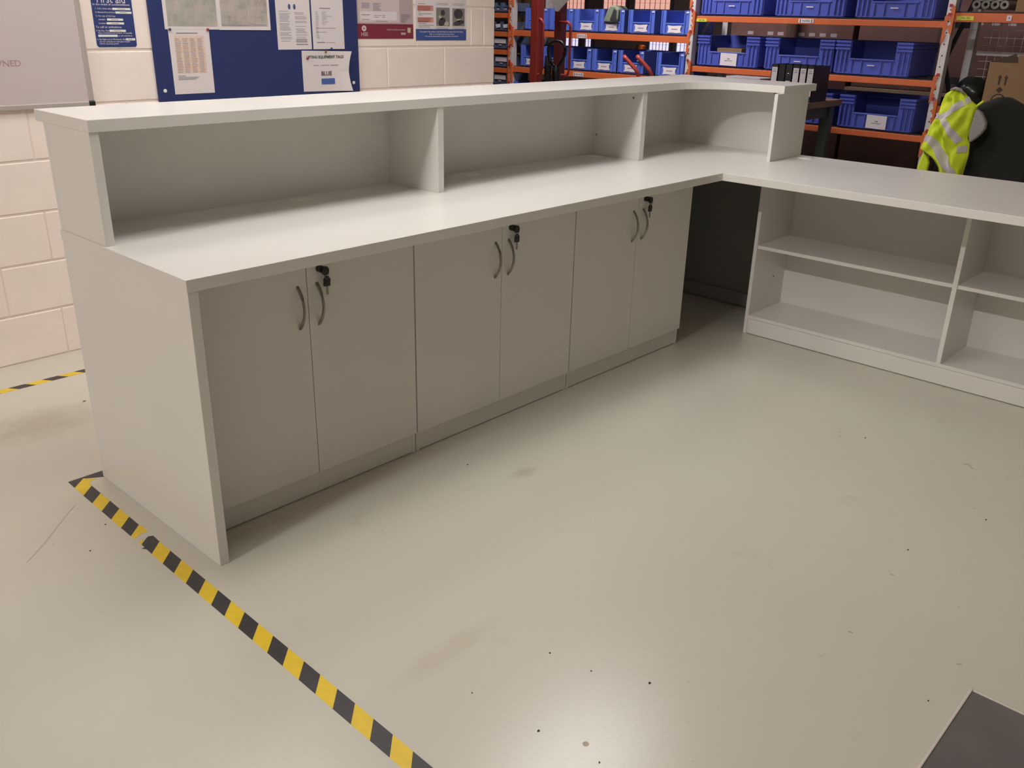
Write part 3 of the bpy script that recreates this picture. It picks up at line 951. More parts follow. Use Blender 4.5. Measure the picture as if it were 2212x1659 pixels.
def make_crate(name, label, cat, group, w=0.585, d=0.5, h=0.242, cut=(0.34, 0.118), mat_=BLUEC, ribs=True, labw=None):
    """open-fronted picking crate, front face at x=0 looking to -x, origin at centre of base front"""
    root = empty(name, (0, 0, 0), label, cat, group)
    t = 0.012
    tw = 0.012
    b = MB()
    W2 = w / 2
    b.box(0.01, d - 0.01, -W2 + tw, W2 - tw, 0, 0.01)
    b.box(d - t, d, -W2, W2, 0.01, h)
    b.box(0, d, -W2 + 0.004, -W2 + t + 0.004, 0.01, h).box(0, d, W2 - t - 0.004, W2 - 0.004, 0.01, h)
    c2, zc = cut[0] / 2, cut[1]
    b.box(0, t, -W2 + 0.012, W2 - 0.012, 0.008, zc)
    b.box(-0.006, t + 0.004, -c2, c2, zc - 0.012, zc)
    b.box(0, t, -W2 + 0.012, -c2, zc, h).box(0, t, c2, W2 - 0.012, zc, h)
    b.build('crate_body', mat_, root, bevel=0.002, seg=1)
    r = MB()
    if ribs:
        for z in (h - 0.008, h - 0.034, h - 0.058):
            for a, e in ((-W2, -c2 - 0.004), (c2 + 0.004, W2)):
                r.box(-0.012, 0.0, a, e, z - 0.007, z + 0.008)
            r.box(0.0, d, -W2 - 0.002, -W2 + 0.004, z - 0.007, z + 0.008).box(0.0, d, W2 - 0.004, W2 + 0.002, z - 0.007, z + 0.008)
        for y in (-W2 + 0.02, -W2 + 0.055, -W2 + 0.09, W2 - 0.09, W2 - 0.055, W2 - 0.02):
            r.box(-0.009, 0.0, y - 0.004, y + 0.004, 0.012, h - 0.06)
        for y in (-c2 + 0.02, -0.075, 0.075, c2 - 0.02):
            r.box(-0.007, 0.0, y - 0.004, y + 0.004, 0.012, zc - 0.012)
        r.box(-0.007, 0.0, -W2 + 0.02, W2 - 0.02, 0.008, 0.016)
    else:
        for a, e in ((-W2, -c2), (c2, W2)):
            r.box(-0.008, 0.0, a, a + 0.01, 0.008, h).box(-0.008, 0.0, e - 0.01, e, 0.008, h)
        r.box(-0.006, 0.0, -c2, c2, 0.008, 0.018)
    r.build('ribs', mat_, root)
    return root


# wide crates: right bay
NAMES = {0: 'at the left end', 1: 'in the middle', 2: 'at the right end'}
cp = make_crate('picking_crate', 'x', 'crate', 'blue crates on the orange racking')
spots = []
for k, y in enumerate((1.985, 1.302, 0.645)):
    spots.append((y, 1.568, 'blue crate on the top shelf of the centre bay, ' + NAMES[k], 't'))
for k, y in enumerate((1.982, 1.345, 0.75)):
    spots.append((y, 1.168, 'blue crate on the middle shelf of the centre bay, ' + NAMES[k], 'm'))
for k, y in enumerate((1.95, 1.3, 0.655)):
    spots.append((y, 0.78, 'blue crate on the lower shelf of the centre bay, ' + NAMES[k], 'b'))


def paper_label(par, y, z, w, h, ls, x=-0.0075):
    """paper card on a crate front, local coordinates of the crate"""
    o0 = W[par.name]
    zz = 0.012
    pts = [(o0.y - w / 2, o0.z + z - h / 2), (o0.y + w / 2, o0.z + z - h / 2 + 0.003), (o0.y + w / 2, o0.z + z + h / 2), (o0.y - w / 2, o0.z + z + h / 2 - 0.002)]
    pts = [(p[0] + y, p[1]) for p in pts]
    o = MB().prism(pts, 'x', o0.x + x - 0.002, o0.x + x).build('paper_label', LABELW, par)
    for k, (s, sz, wd) in enumerate(ls):
        text('label_text', s, sz, DINK, o, (o0.x + x - 0.0025, o0.y + y + wd / 2, o0.z + z + 0.005 - k * sz * 1.25), face='-x', width=wd, thick=0.0003)
    return o


def spread(proto, items):
    out = []
    for i, it in enumerate(items):
        loc = Vector((it[3], it[0], it[1]))
        c = proto if i == 0 else dup(proto, loc, it[2])
        if i == 0:
            c.location = loc
            W[c.name] = loc
            c['label'] = it[2]
        out.append(c)
    return out


copies = spread(cp, [(y, z, lab, XR + 0.03) for y, z, lab, lev in spots])
for i, (y, z, lab, lev) in enumerate(spots):
    loc = Vector((XR + 0.03, y, z))
    c = copies[i]
    if (lev, round(y, 2)) in (('m', 1.98), ('b', 0.66)):
        c['label'] = lab + ' labelled'
        paper_label(c, -0.02, 0.06, 0.155, 0.1, (('M20', 0.014, 0.024), ('PARTS OUT', 0.012, 0.07)), x=-0.0075)
    else:
        MB().box(loc.x - 0.0085, loc.x - 0.007, y - 0.028, y + 0.028, z + 0.07, z + 0.077).build('bar_code_tag', LABELW, c)
tag(box('carton', (XR + 0.06, XR + 0.3, 1.87, 2.1, 1.18, 1.315), CARD), 'small brown carton lying inside a blue crate', 'box')

# narrow bins: left bay
bp_ = make_crate('picking_bin', 'x', 'bin', 'narrow blue bins on the left racking bay', w=0.285, d=0.4, h=0.2, cut=(0.185, 0.098), mat_=BLUEB, ribs=False)
ORD = ['first', 'second', 'third', 'fourth', 'fifth', 'sixth']
bins = []
for k, y in enumerate((2.53, 2.885, 3.215, 3.51, 3.82, 4.14)):
    bins.append((y, 1.4, '%s narrow blue bin from the right on the upper shelf of the left racking bay' % ORD[k]))
for k, y in enumerate((2.545, 2.97, 3.275, 3.575, 3.885, 4.19)):
    bins.append((y, 1.056, '%s narrow blue bin from the right on the middle shelf of the left racking bay' % ORD[k]))
for k, y in enumerate((3.3, 3.65, 3.99, 4.285)):
    bins.append((y, 0.708, '%s narrow blue bin from the right on the low shelf of the left racking bay' % ORD[k]))
copies = spread(bp_, [(y, z, lab, XR + 0.04) for y, z, lab in bins])
for i, (y, z, lab) in enumerate(bins):
    loc = Vector((XR + 0.04, y, z))
    c = copies[i]
    # card with notched ends
    w2, z0, z1 = 0.072, z + 0.018, z + 0.08
    pts = [(y - w2, z0 + 0.004), (y - 0.02, z0), (y + 0.02, z0 + 0.004), (y + w2, z0), (y + w2 - 0.01, z0 + 0.022), (y + w2 - 0.01, z1 - 0.022), (y + w2, z1), (y + 0.02, z1 - 0.005), (y - 0.02, z1 - 0.002), (y - w2, z1), (y - w2 + 0.01, z1 - 0.022), (y - w2 + 0.01, z0 + 0.022)]
    o = MB().prism(pts, 'x', loc.x - 0.009, loc.x - 0.007).build('card_label', LABELW, c)
    MB().box(loc.x - 0.0095, loc.x - 0.009, y - 0.032, y + 0.032, z + 0.045, z + 0.054).build('label_print', INK, o)
    MB().box(loc.x - 0.009, loc.x - 0.008, y - 0.137, y - 0.108, z + 0.18, z + 0.19).build('bar_code_tag', LABELW, c)

# slate bins: far left bay
sb = make_crate('small_bin', 'x', 'bin', 'small slate bins at the far left of the racking', w=0.1, d=0.3, h=0.09, cut=(0.07, 0.06), mat_=SLATE, ribs=False)
wbn = make_crate('wide_bin', 'x', 'bin', 'wide slate bins at the far left of the racking', w=0.235, d=0.3, h=0.115, cut=(0.17, 0.1), mat_=SLATE, ribs=False)
SM = [(4.557, 1.555, 'top small slate bin next to the upright, far left racking bay'), (4.662, 1.555, 'top small slate bin next to the white block wall, far left racking bay'),
      (4.557, 1.379, 'second-row small slate bin next to the upright, far left racking bay'), (4.662, 1.379, 'second-row small slate bin next to the block wall, far left racking bay')]
copies = spread(sb, [(y, z, lab, XR + 0.04) for y, z, lab in SM])
for i, (y, z, lab) in enumerate(SM):
    loc = Vector((XR + 0.04, y, z))
    c = copies[i]
    if i < 2:
        MB().box(loc.x - 0.009, loc.x - 0.007, y - 0.014, y + 0.014, z + 0.025, z + 0.033).build('bar_code_tag', LABELW, c)
    else:
        MB().prism([(y - 0.036, z + 0.035), (y + 0.02, z + 0.028), (y + 0.03, z + 0.062), (y - 0.036, z + 0.068)], 'x', loc.x - 0.01, loc.x - 0.007).build('card_label', LABELW, c)
WB = ((4.625, 1.207, 'upper wide slate bin with white card, far left racking bay'), (4.605, 1.032, 'middle wide slate bin with white card, far left racking bay'), (4.62, 0.857, 'lowest wide slate bin with white card, far left racking bay'))
copies = spread(wbn, [(y, z, lab, XR + 0.04) for y, z, lab in WB])
for i, (y, z, lab) in enumerate(WB):
    loc = Vector((XR + 0.04, y, z))
    c = copies[i]
    MB().box(loc.x - 0.01, loc.x - 0.007, y - 0.08, y + 0.08, z + 0.055, z + 0.1).build('card_label', LABELW, c)
    MB().box(loc.x - 0.009, loc.x - 0.007, y - 0.02, y + 0.02, z + 0.036, z + 0.043).build('bar_code_tag', LABELW, c)

# wire mesh and goods at the right-hand bay
mg = MB()
for k in range(36):
    y = -1.8 + k * 0.055
    mg.box(XR + RD + 0.005, XR + RD + 0.008, y - 0.0015, y + 0.0015, 0.5, 1.6)
for k in range(20):
    z = 0.52 + k * 0.055
    mg.box(XR + RD + 0.008, XR + RD + 0.011, -1.8, 0.18, z - 0.0015, z + 0.0015)
mg.build('wire_mesh', GALV, rk)['kind'] = 'stuff'
cb = empty('cardboard_box', (6.25, -0.35, 1.004), 'large open brown carton with two arrows behind the black chair', 'box')
b = MB()
X0, X1, Y0, Y1, Z0, Z1 = 6.02, 6.5, -0.62, -0.06, 1.004, 1.305
b.box(X0, X0 + 0.005, Y0, Y1, Z0, Z1).box(X1 - 0.005, X1, Y0, Y1, Z0, Z1).box(X0, X1, Y0, Y0 + 0.005, Z0, Z1).box(X0, X1, Y1 - 0.005, Y1, Z0, Z1).box(X0, X1, Y0, Y1, Z0, Z0 + 0.005)
b.build('carton_body', CARD, cb)
MB().prism([(Y1, Z1), (Y1 - 0.19, Z1 + 0.002), (Y1 - 0.16, Z1 + 0.06), (Y1 - 0.1, Z1 + 0.035)], 'x', X0 + 0.01, X0 + 0.014).build('flap', CARDIN, cb)
MB().box(X0, X0 + 0.005, Y0, Y1 - 0.185, Z1, Z1 + 0.05).build('flap', CARD, cb)
for y in (-0.152, -0.193):
    a = MB()
    a.prism([(y - 0.006, Z0 + 0.155), (y + 0.006, Z0 + 0.155), (y + 0.006, Z0 + 0.2), (y + 0.014, Z0 + 0.2), (y, Z0 + 0.222), (y - 0.014, Z0 + 0.2), (y - 0.006, Z0 + 0.2)], 'x', X0 - 0.0008, X0)
    a.build('printed_arrow', PRINTB, cb)
MB().prism([(-0.165, Z0 + 0.1), (-0.142, Z0 + 0.122), (-0.165, Z0 + 0.144), (-0.188, Z0 + 0.122)], 'x', X0 - 0.0008, X0).build('printed_diamond', PRINTB, cb)
uc = empty('cardboard_box', (6.25, -0.45, 1.626), 'brown carton on the upper right racking shelf beside the tubes', 'box')
box('carton_body', (6.02, 6.5, -0.72, -0.155, 1.626, 1.95), CARD, uc, bevel=0.004)
box('tape_strip', (6.018, 6.02, -0.46, -0.41, 1.626, 1.95), DCARD, uc)
for k, (y, z) in enumerate(((-0.071, 1.672), (-0.011, 1.672), (0.05, 1.672), (0.11, 1.672), (-0.038, 1.721), (0.022, 1.721), (0.082, 1.721))):
    pos = ['bottom row nearest the carton', 'bottom row, second from the carton', 'bottom row, third from the carton', 'bottom row next to the upright', 'upper row nearest the carton', 'upper row in the middle', 'upper row next to the upright'][k]
    o = empty('cardboard_tube', (6.05, y, z), 'grey tube end on the upper right racking shelf, ' + pos, 'tube', 'stacked grey tubes on the racking')
    R_ = 0.0285
    n = 14
    vs, fs = [], []
    for xx, r in ((6.05, R_), (6.5, R_), (6.5, R_ * .45), (6.05, R_ * .45)):
        vs += [(xx, y + r * math.cos(2 * math.pi * q / n), z + r * math.sin(2 * math.pi * q / n)) for q in range(n)]
    for a in range(4):
        for q in range(n):
            fs.append((a * n + q, a * n + (q + 1) % n, ((a + 1) % 4) * n + (q + 1) % n, ((a + 1) % 4) * n + q))
    MB().add(vs, fs).build('tube_wall', GREYROLL, o)

# dark sack and rear rail in the right bay
vs, fs = [], []
for j in range(13):
    w = j / 12
    for i in range(20):
        a = 2 * math.pi * i / 20
        r = (0.115 * math.sin(math.pi * min(1, 0.12 + 0.8 * w)) ** 0.7) * (1 + 0.1 * math.sin(3 * a + 7 * w) + 0.08 * math.sin(5 * a - 11 * w))
        vs.append((6.2 + r * 0.9 * math.cos(a), 0.075 + r * math.sin(a), 1.004 + 0.19 * w))
for j in range(12):
    for i in range(20):
        fs.append((j * 20 + i, j * 20 + (i + 1) % 20, (j + 1) * 20 + (i + 1) % 20, (j + 1) * 20 + i))
fs.append(tuple(range(20))[::-1])
fs.append(tuple(range(240, 260)))
tag(MB().add(vs, fs).build('refuse_sack', mat('black_polythene', (40, 44, 42), 0.28), smooth=True), 'crumpled black plastic sack on the right racking shelf behind the jacket', 'sack')
box('rear_rail', (XR + RD - 0.01, XR + RD + 0.004, -0.9, 0.2, 1.33, 1.36), GALV, rk)

# goods on a second row behind the racking
def stack_carton(x0, y0, y1, z0, z1, label, m_=DCARD, marks=True):
    o = empty('cardboard_box', (x0 + .3, (y0 + y1) / 2, z0), label, 'box', 'dark cartons behind the racking')
    box('carton_body', (x0, x0 + 0.6, y0, y1, z0, z1), m_, o, bevel=0.005, seg=1)
    box('tape_strip', (x0 - 0.0015, x0, (y0 + y1) / 2 - 0.03, (y0 + y1) / 2 + 0.03, z0, z1), CARDIN, o)
    if marks:
        b = MB()
        for k in range(9):
            y = y0 + 0.15 + (y1 - y0 - 0.3) * k / 9
            if k not in (4, 7):
                b.box(x0 - 0.001, x0, y, y + 0.06, z1 - 0.21, z1 - 0.18)
        b.build('printed_marks', INK, o)['kind'] = 'stuff'
    return o


pal = empty('timber_pallet', (7.65, 0.7, 0), 'timber pallet of cartons seen behind the lower blue crate', 'pallet')
for k in range(7):
    box('deck_board', (7.2 + 0.13 * k, 7.29 + 0.13 * k, -0.1, 1.49, 0.1, 0.12), CARD, pal)
for y in (-0.1, 0.65, 1.39):
    box('bearer', (7.2, 8.07, y, y + 0.1, 0, 0.1), CARD, pal)
stack_carton(7.3, -0.02, 1.47, 0.12, 0.9, 'dark carton standing on the timber pallet behind the racking')
stack_carton(7.3, 0.02, 1.45, 1.0, 1.75, 'dark carton on top of the carton on the timber pallet')
pal2 = empty('timber_pallet', (7.65, 0.75, 0.9), 'upper timber pallet between two dark cartons behind the lower blue crate', 'pallet')
for k in range(7):
    box('deck_board', (7.2 + 0.13 * k, 7.29 + 0.13 * k, 0.0, 1.46, 0.975, 0.999), PALE, pal2)
for y in (0.0, 0.68, 1.36):
    box('bearer', (7.2, 8.07, y, y + 0.1, 0.901, 0.975), PALE, pal2)
tag(box('carton', (7.0, 7.28, 2.2, 2.62, 0.86, 1.03), LABELW, bevel=0.004), 'pale carton glimpsed under the beam behind the raised shelf', 'box')
box_stand = empty('steel_stand', (7.14, 2.4, 0), 'low dark steel stand under the pale carton behind the racking', 'stand')
box('stand_top', (7.0, 7.28, 2.15, 2.68, 0.84, 0.86), DARKS, box_stand)
for xx, yy in ((7.0, 2.15), (7.25, 2.15), (7.0, 2.65), (7.25, 2.65)):
    box('leg', (xx, xx + 0.03, yy, yy + 0.03, 0, 0.84), DARKS, box_stand)
stack_carton(7.3, 1.5, 2.75, 0.0, 0.85, 'dark carton on the floor behind the centre racking bay')
stack_carton(7.3, 1.5, 2.75, 0.85, 1.62, 'dark printed carton stacked behind the centre racking bay')
stack_carton(7.6, -1.6, -0.3, 0.0, 0.8, 'dark carton on the floor behind the right racking bay', marks=False)
stack_carton(7.6, -1.6, -0.3, 0.8, 1.6, 'dark carton stacked behind the wire mesh of the right racking bay', marks=False)
stack_carton(9.5, 6.2, 6.9, 0.0, 0.9, 'tall dark carton on the floor beyond the left racking bay', marks=False)
stack_carton(9.5, 7.35, 7.75, 1.2 - 1.2, 1.9, 'narrow brown carton standing near the far windows', CARD, marks=False)

# grey moulding sticking out of an upper bin, green star card on a middle bin
gm = empty('moulded_hood', (6.1, 3.2, 1.46), 'grey-green moulded hood sticking out of an upper blue bin', 'hood')
b = MB()
b.prism([(3.30, 1.492), (3.255, 1.6), (3.22, 1.633), (3.16, 1.628), (3.13, 1.6), (3.135, 1.52), (3.15, 1.49)], 'x', 5.96, 6.12)
b.build('hood_shell', GREYMOULD, gm, bevel=0.012)
MB().prism([(3.215, 1.51), (3.175, 1.605), (3.15, 1.59), (3.145, 1.5)], 'x', 5.952, 5.962).build('dark_visor', DARKS, gm)
tag(MB().prism([(2.865, 1.205), (2.84, 1.19), (2.82, 1.183), (2.845, 1.172), (2.895, 1.17), (2.88, 1.185)], 'x', 5.965, 5.975).build('star_card', GREEN), 'small green star-shaped card on a blue bin', 'card')
tag(MB().tube([(6.3, 3.1, 1.262), (6.3, 3.1, 1.29), (6.3, 3.1, 1.3)], [0.05, 0.05, 0.03], 12).build('amber_lens', mat('amber_plastic', (214, 112, 40), 0.3)), 'amber lens lying on top of the blue bins', 'lens')

# ------------------------------------------------------------------ red stacker truck, pallet truck, sack truck
st = empty('stacker_truck', (5.1, 3.1, 0), 'red hand stacker truck with two masts in front of the left racking bay', 'stacker')
box('mast', (4.97, 5.05, 3.22, 3.30, 0.1, 2.3), RED, st, bevel=0.008)
box('mast', (4.99, 5.07, 2.985, 3.055, 0.1, 2.3), DRED, st, bevel=0.008)
box('cross_head', (4.99, 5.05, 2.98, 3.3, 2.22, 2.32), RED, st, bevel=0.008)
for y0, sg in ((3.225, -0.05), (2.99, -0.115)):
    y1 = y0 + sg
    z1, z0 = (1.505, 1.065) if sg > -0.1 else (1.487, 1.075)
    pts = [(4.99, y0, z1), (4.99, y1 + 0.03, z1), (4.99, y1 + 0.01, z1 - 0.012), (4.99, y1, z1 - 0.045), (4.99, y1, z0 + 0.045), (4.99, y1 + 0.01, z0 + 0.012), (4.99, y1 + 0.03, z0), (4.99, y0, z0)]
    MB().tube(pts, 0.0115, 10).build('grab_handle', RED, st, smooth=True)
MB().prism([(3.10, 1.68), (2.86, 1.68), (2.99, 1.567), (3.01, 1.567)], 'x', 4.955, 4.968).build('gusset_plate', GALV, st)
for y in (2.99, 3.22):
    box('base_leg', (4.97, 5.7, y, y + 0.08, 0.05, 0.12), RED, st, bevel=0.006)
    box('fork', (5.07, 5.8, y, y + 0.07, 0.13, 0.16), DARKS, st, bevel=0.006)
    MB().cyl((5.66, y + 0.01, 0.04), (5.66, y + 0.07, 0.04), 0.04, 16).build('wheel', BLACKR, st)
    MB().cyl((4.95, y + 0.01, 0.06), (4.95, y + 0.07, 0.06), 0.06, 16).build('wheel', BLACKR, st)
box('rear_plate', (4.93, 4.965, 2.985, 3.3, 0.15, 0.9), DRED, st, bevel=0.006)

pt = empty('pallet_truck', (4.85, 2.87, 0), 'black-handled pallet truck parked in front of the red stacker', 'pallet truck')
hx = 4.72
pts = []
for k in range(17):
    a = -math.pi / 2 + 2 * math.pi * k / 16
    pts.append((hx, 2.785 + 0.118 * math.cos(a) * (0.72 + 0.28 * math.sin(a)), 1.25 + 0.1 * math.sin(a)))
MB().tube(pts, 0.013, 8).build('loop_handle', BLACKP, pt, smooth=True)
MB().tube([(hx, 2.785, 1.17), (hx, 2.785, 1.13), (4.8, 2.775, 0.3)], [0.02, 0.035, 0.035], 10).build('tow_bar', BLACKP, pt)
box('pump_body', (4.76, 4.9, 2.69, 2.86, 0.1, 0.4), DRED, pt, bevel=0.02)
for y in (2.6, 2.83):
    box('fork', (4.88, 5.75, y, y + 0.12, 0.045, 0.075), DRED, pt, bevel=0.006)
for y in (2.71, 2.8):
    MB().cyl((4.78, y, 0.09), (4.78, y + 0.05, 0.09), 0.09, 18).build('steer_wheel', BLACKR, pt)
MB().tube([(4.74, 2.9, 1.235), (4.74, 2.89, 1.16), (4.76, 2.885, 0.6)], [0.018, 0.03, 0.03], 10).build('hydraulic_hose_cover', BLACKR, pt)

sk = empty('sack_truck', (5.45, 2.4, 0), 'red tubular sack truck with two bent handles leaning on the racking', 'sack truck')
for d, pin_ in ((0, 0), (-0.135, 0.006)):
    pts = [(5.4, 2.622 + d, 1.235 + pin_), (5.4, 2.596 + d, 1.215 + pin_), (5.41, 2.555 + d, 1.178 + pin_), (5.42, 2.505 + d, 1.135 + pin_), (5.43, 2.482 + d, 1.09 + pin_), (5.45, 2.474 + d, 1.0), (5.55, 2.474 + d, 0.15)]
    MB().tube(pts, 0.0165, 10).build('side_tube', RED, sk, smooth=True)
for z in (0.35, 0.65, 0.92):
    xx = 5.45 + (1.0 - z) * 0.118
    MB().cyl((xx, 2.474, z), (xx, 2.339, z), 0.011, 8).build('cross_bar', RED, sk)
box('toe_plate', (5.56, 5.8, 2.3, 2.51, 0.02, 0.03), RED, sk)
for y in (2.28, 2.5):
    MB().cyl((5.5, y, 0.11), (5.5, y + 0.04, 0.11), 0.11, 20).build('wheel', BLACKR, sk)

# ------------------------------------------------------------------ bench and binders
bn = empty('work_bench', (4.9, 1.4, 0), 'tall steel-legged work bench with worn timber top behind the raised shelf', 'bench')
BZ = 0.997
box('bench_top', (4.1, 5.83, 0.862, 2.05, BZ - 0.045, BZ), BENCHW, bn, bevel=0.004)
for xx, yy in ((5.72, 0.9), (4.15, 0.9), (5.72, 1.95), (4.15, 1.95)):
    box('leg', (xx, xx + 0.075, yy, yy + 0.075, 0, BZ - 0.045), BENCHG, bn, bevel=0.004)
box('end_rail', (4.22, 5.72, 0.915, 0.945, BZ - 0.13, BZ - 0.045), BENCHG, bn)
box('end_rail', (4.22, 5.72, 0.915, 0.945, 0.25, 0.31), BENCHG, bn)
box('lower_shelf', (4.2, 5.75, 0.95, 1.95, 0.31, 0.33), BENCHW, bn)

yb = 1.0
for k in range(6):
    w_ = 0.0545
    x0 = 5.3
    pos = ['with full-length white spine label at the left end of the row', 'with bare dark spine, second from the left', 'with short white label low on the spine, third from the left',
           'with long white label, fourth from the left', 'with long white label, fifth from the left', 'with long white label, at the right end of the row'][k]
    y1 = 1.204 - k * 0.056
    o = empty('ring_binder', (x0 + 0.12, y1 - w_ / 2, BZ), 'black lever-arch binder ' + pos, 'binder', 'black binders standing on the bench')
    z1 = BZ + 0.248
    b = MB()
    b.box(x0, x0 + 0.003, y1 - w_, y1, BZ, z1).box(x0, x0 + 0.25, y1 - 0.003, y1, BZ, z1).box(x0, x0 + 0.25, y1 - w_, y1 - w_ + 0.003, BZ, z1)
    b.build('cover', BINDER, o)
    box('pages', (x0 + 0.02, x0 + 0.235, y1 - w_ + 0.006, y1 - 0.012, BZ + 0.01, z1 - 0.02), BINDER, o)
    ring = [(x0 - 0.0015, y1 - w_ / 2 + 0.011 * math.cos(t * math.pi / 6), z1 - 0.068 + 0.009 * math.sin(t * math.pi / 6)) for t in range(13)]
    if k == 2:
        MB().tube(ring, 0.002, 5).build('finger_ring', STEEL, o)
    if k in (0, 3, 4, 5):
        lb = box('spine_label', (x0 - 0.0015, x0, y1 - w_ + 0.006, y1 - 0.006, BZ + 0.04, z1 - 0.02), LABELW, o)
        MB().box(x0 - 0.002, x0 - 0.0015, y1 - w_ + 0.014, y1 - 0.014, z1 - 0.052, z1 - 0.046).box(x0 - 0.002, x0 - 0.0015, y1 - w_ + 0.016, y1 - 0.016, z1 - 0.038, z1 - 0.033).build('label_print', INK, lb)
    elif k == 2:
        box('spine_label', (x0 - 0.0015, x0, y1 - w_ + 0.01, y1 - 0.01, BZ + 0.04, z1 - 0.11), LABELW, o)

# ------------------------------------------------------------------ chairs and hi-vis jacket
def chair(cx_, cy_, label, fab, z_top, wback, star=True, hs=0.225):
    """office chair seen from behind; backrest towards -x"""
    c = empty('office_chair', (cx_, cy_, 0), label, 'chair', 'office chairs behind the counter')
    if star:
        for k in range(5):
            a = 2 * math.pi * k / 5
            ex_, ey_ = cx_ + 0.3 + 0.2 * math.cos(a), cy_ + 0.2 * math.sin(a)
            MB().tube([(cx_ + 0.3, cy_, 0.13), (ex_, ey_, 0.08)], [0.03, 0.02], 8).build('base_arm', BLACKP, c)
            MB().cyl((ex_ - 0.02, ey_, 0.03), (ex_ + 0.02, ey_, 0.03), 0.03, 14).build('castor', BLACKR, c)
        MB().cyl((cx_ + 0.3, cy_, 0.1), (cx_ + 0.3, cy_, 0.42), 0.028, 14).build('gas_column', BLACKP, c)
    else:
        for lx in (cx_ + 0.1, cx_ + 0.5):
            for ly in (cy_ - hs + 0.02, cy_ + hs - 0.02):
                MB().cyl((lx, ly, 0), (lx, ly, 0.43), 0.014, 10).build('leg', BLACKP, c)
    box('seat', (cx_ + 0.06, cx_ + 0.54, cy_ - hs, cy_ + hs, 0.42, 0.51), fab, c, bevel=0.035, seg=3)
    n, mth = 14, 16
    vs, fs = [], []
    zb = 0.56
    rows_ = []
    for j in range(mth + 1):
        w = j / mth
        z = zb + (z_top - zb) * w
        hw = wback / 2 * (0.86 + 0.14 * math.sin(min(1, w * 1.5) * math.pi / 2))
        if w > 0.55:
            q = (w - 0.55) / 0.45
            hw *= max(0.16, math.sqrt(max(0, 1 - q ** 2.3)))
        lean = -0.1 * w + 0.03 * math.sin(w * math.pi)
        front, back = [], []
        for i in range(n + 1):
            u = -1 + 2 * i / n
            bulge = 0.03 * (1 - u * u) + 0.012
            y = cy_ + u * hw
            back.append((cx_ + lean - bulge - 0.02, y, z))
            front.append((cx_ + lean + bulge + 0.02, y, z))
        rows_.append(back + front[::-1])
    L_ = len(rows_[0])
    vs = [p for r in rows_ for p in r]
    for j in range(mth):
        for i in range(L_):
            fs.append((j * L_ + i, j * L_ + (i + 1) % L_, (j + 1) * L_ + (i + 1) % L_, (j + 1) * L_ + i))
    fs.append(tuple(range(L_))[::-1])
    fs.append(tuple(range(mth * L_, (mth + 1) * L_)))
    MB().add(vs, fs).build('backrest', fab, c, smooth=True)
    MB().tube([(cx_ + 0.25, cy_, 0.43), (cx_ + 0.02, cy_, 0.45), (cx_ - 0.03, cy_, 0.6)], 0.025, 8).build('back_bar', BLACKP, c)
    return c


c2 = chair(4.9, -0.545, 'black high-backed office chair with a carry loop, right of the hi-vis jacket', FABB, 1.157, 0.4)
loop = [(4.79, -0.475 - 0.036 * (1 - math.cos(math.pi * k / 10)), 1.138 + 0.036 * math.sin(math.pi * k / 10)) for k in range(11)]
MB().tube(loop, 0.0035, 6).build('carry_loop', BLACKP, c2)
cs = empty('coat_stand', (4.735, -0.31, 0), 'slim dark coat stand holding up the hi-vis jacket', 'coat stand')
MB().cyl((4.735, -0.31, 0.02), (4.735, -0.31, 1.15), 0.012, 12).build('pole', BLACKP, cs)
MB().tube([(4.735, -0.31, 0), (4.735, -0.31, 0.02), (4.735, -0.31, 0.03)], [0.15, 0.15, 0.05], 24).build('base_disc', BLACKP, cs)
MB().tube([(4.735, -0.27, 1.13), (4.735, -0.31, 1.15), (4.735, -0.35, 1.13)], 0.008, 8).build('hook', BLACKP, cs)


def interp(tab, z):
    for (y0, z0), (y1, z1) in zip(tab, tab[1:]):
        if z0 >= z >= z1:
            t = (z0 - z) / (z0 - z1) if z0 != z1 else 0
            return y0 + (y1 - y0) * t
    return tab[0][0] if z > tab[0][1] else tab[-1][0]


JL = [(-0.285, 1.19), (-0.247, 1.162), (-0.235, 1.11), (-0.23, 1.053), (-0.217, 1.02), (-0.197, 0.973), (-0.186, 0.923), (-0.17, 0.87), (-0.162, 0.835), (-0.2, 0.822), (-0.245, 0.79), (-0.29, 0.745), (-0.31, 0.7), (-0.3, 0.62)]
JR = [(-0.313, 1.192), (-0.345, 1.181), (-0.367, 1.161), (-0.398, 1.132), (-0.437, 1.106), (-0.435, 1.06), (-0.428, 1.009), (-0.421, 0.954), (-0.42, 0.924), (-0.437, 0.897), (-0.444, 0.828), (-0.439, 0.779), (-0.433, 0.72), (-0.43, 0.62)]
JX = 4.7


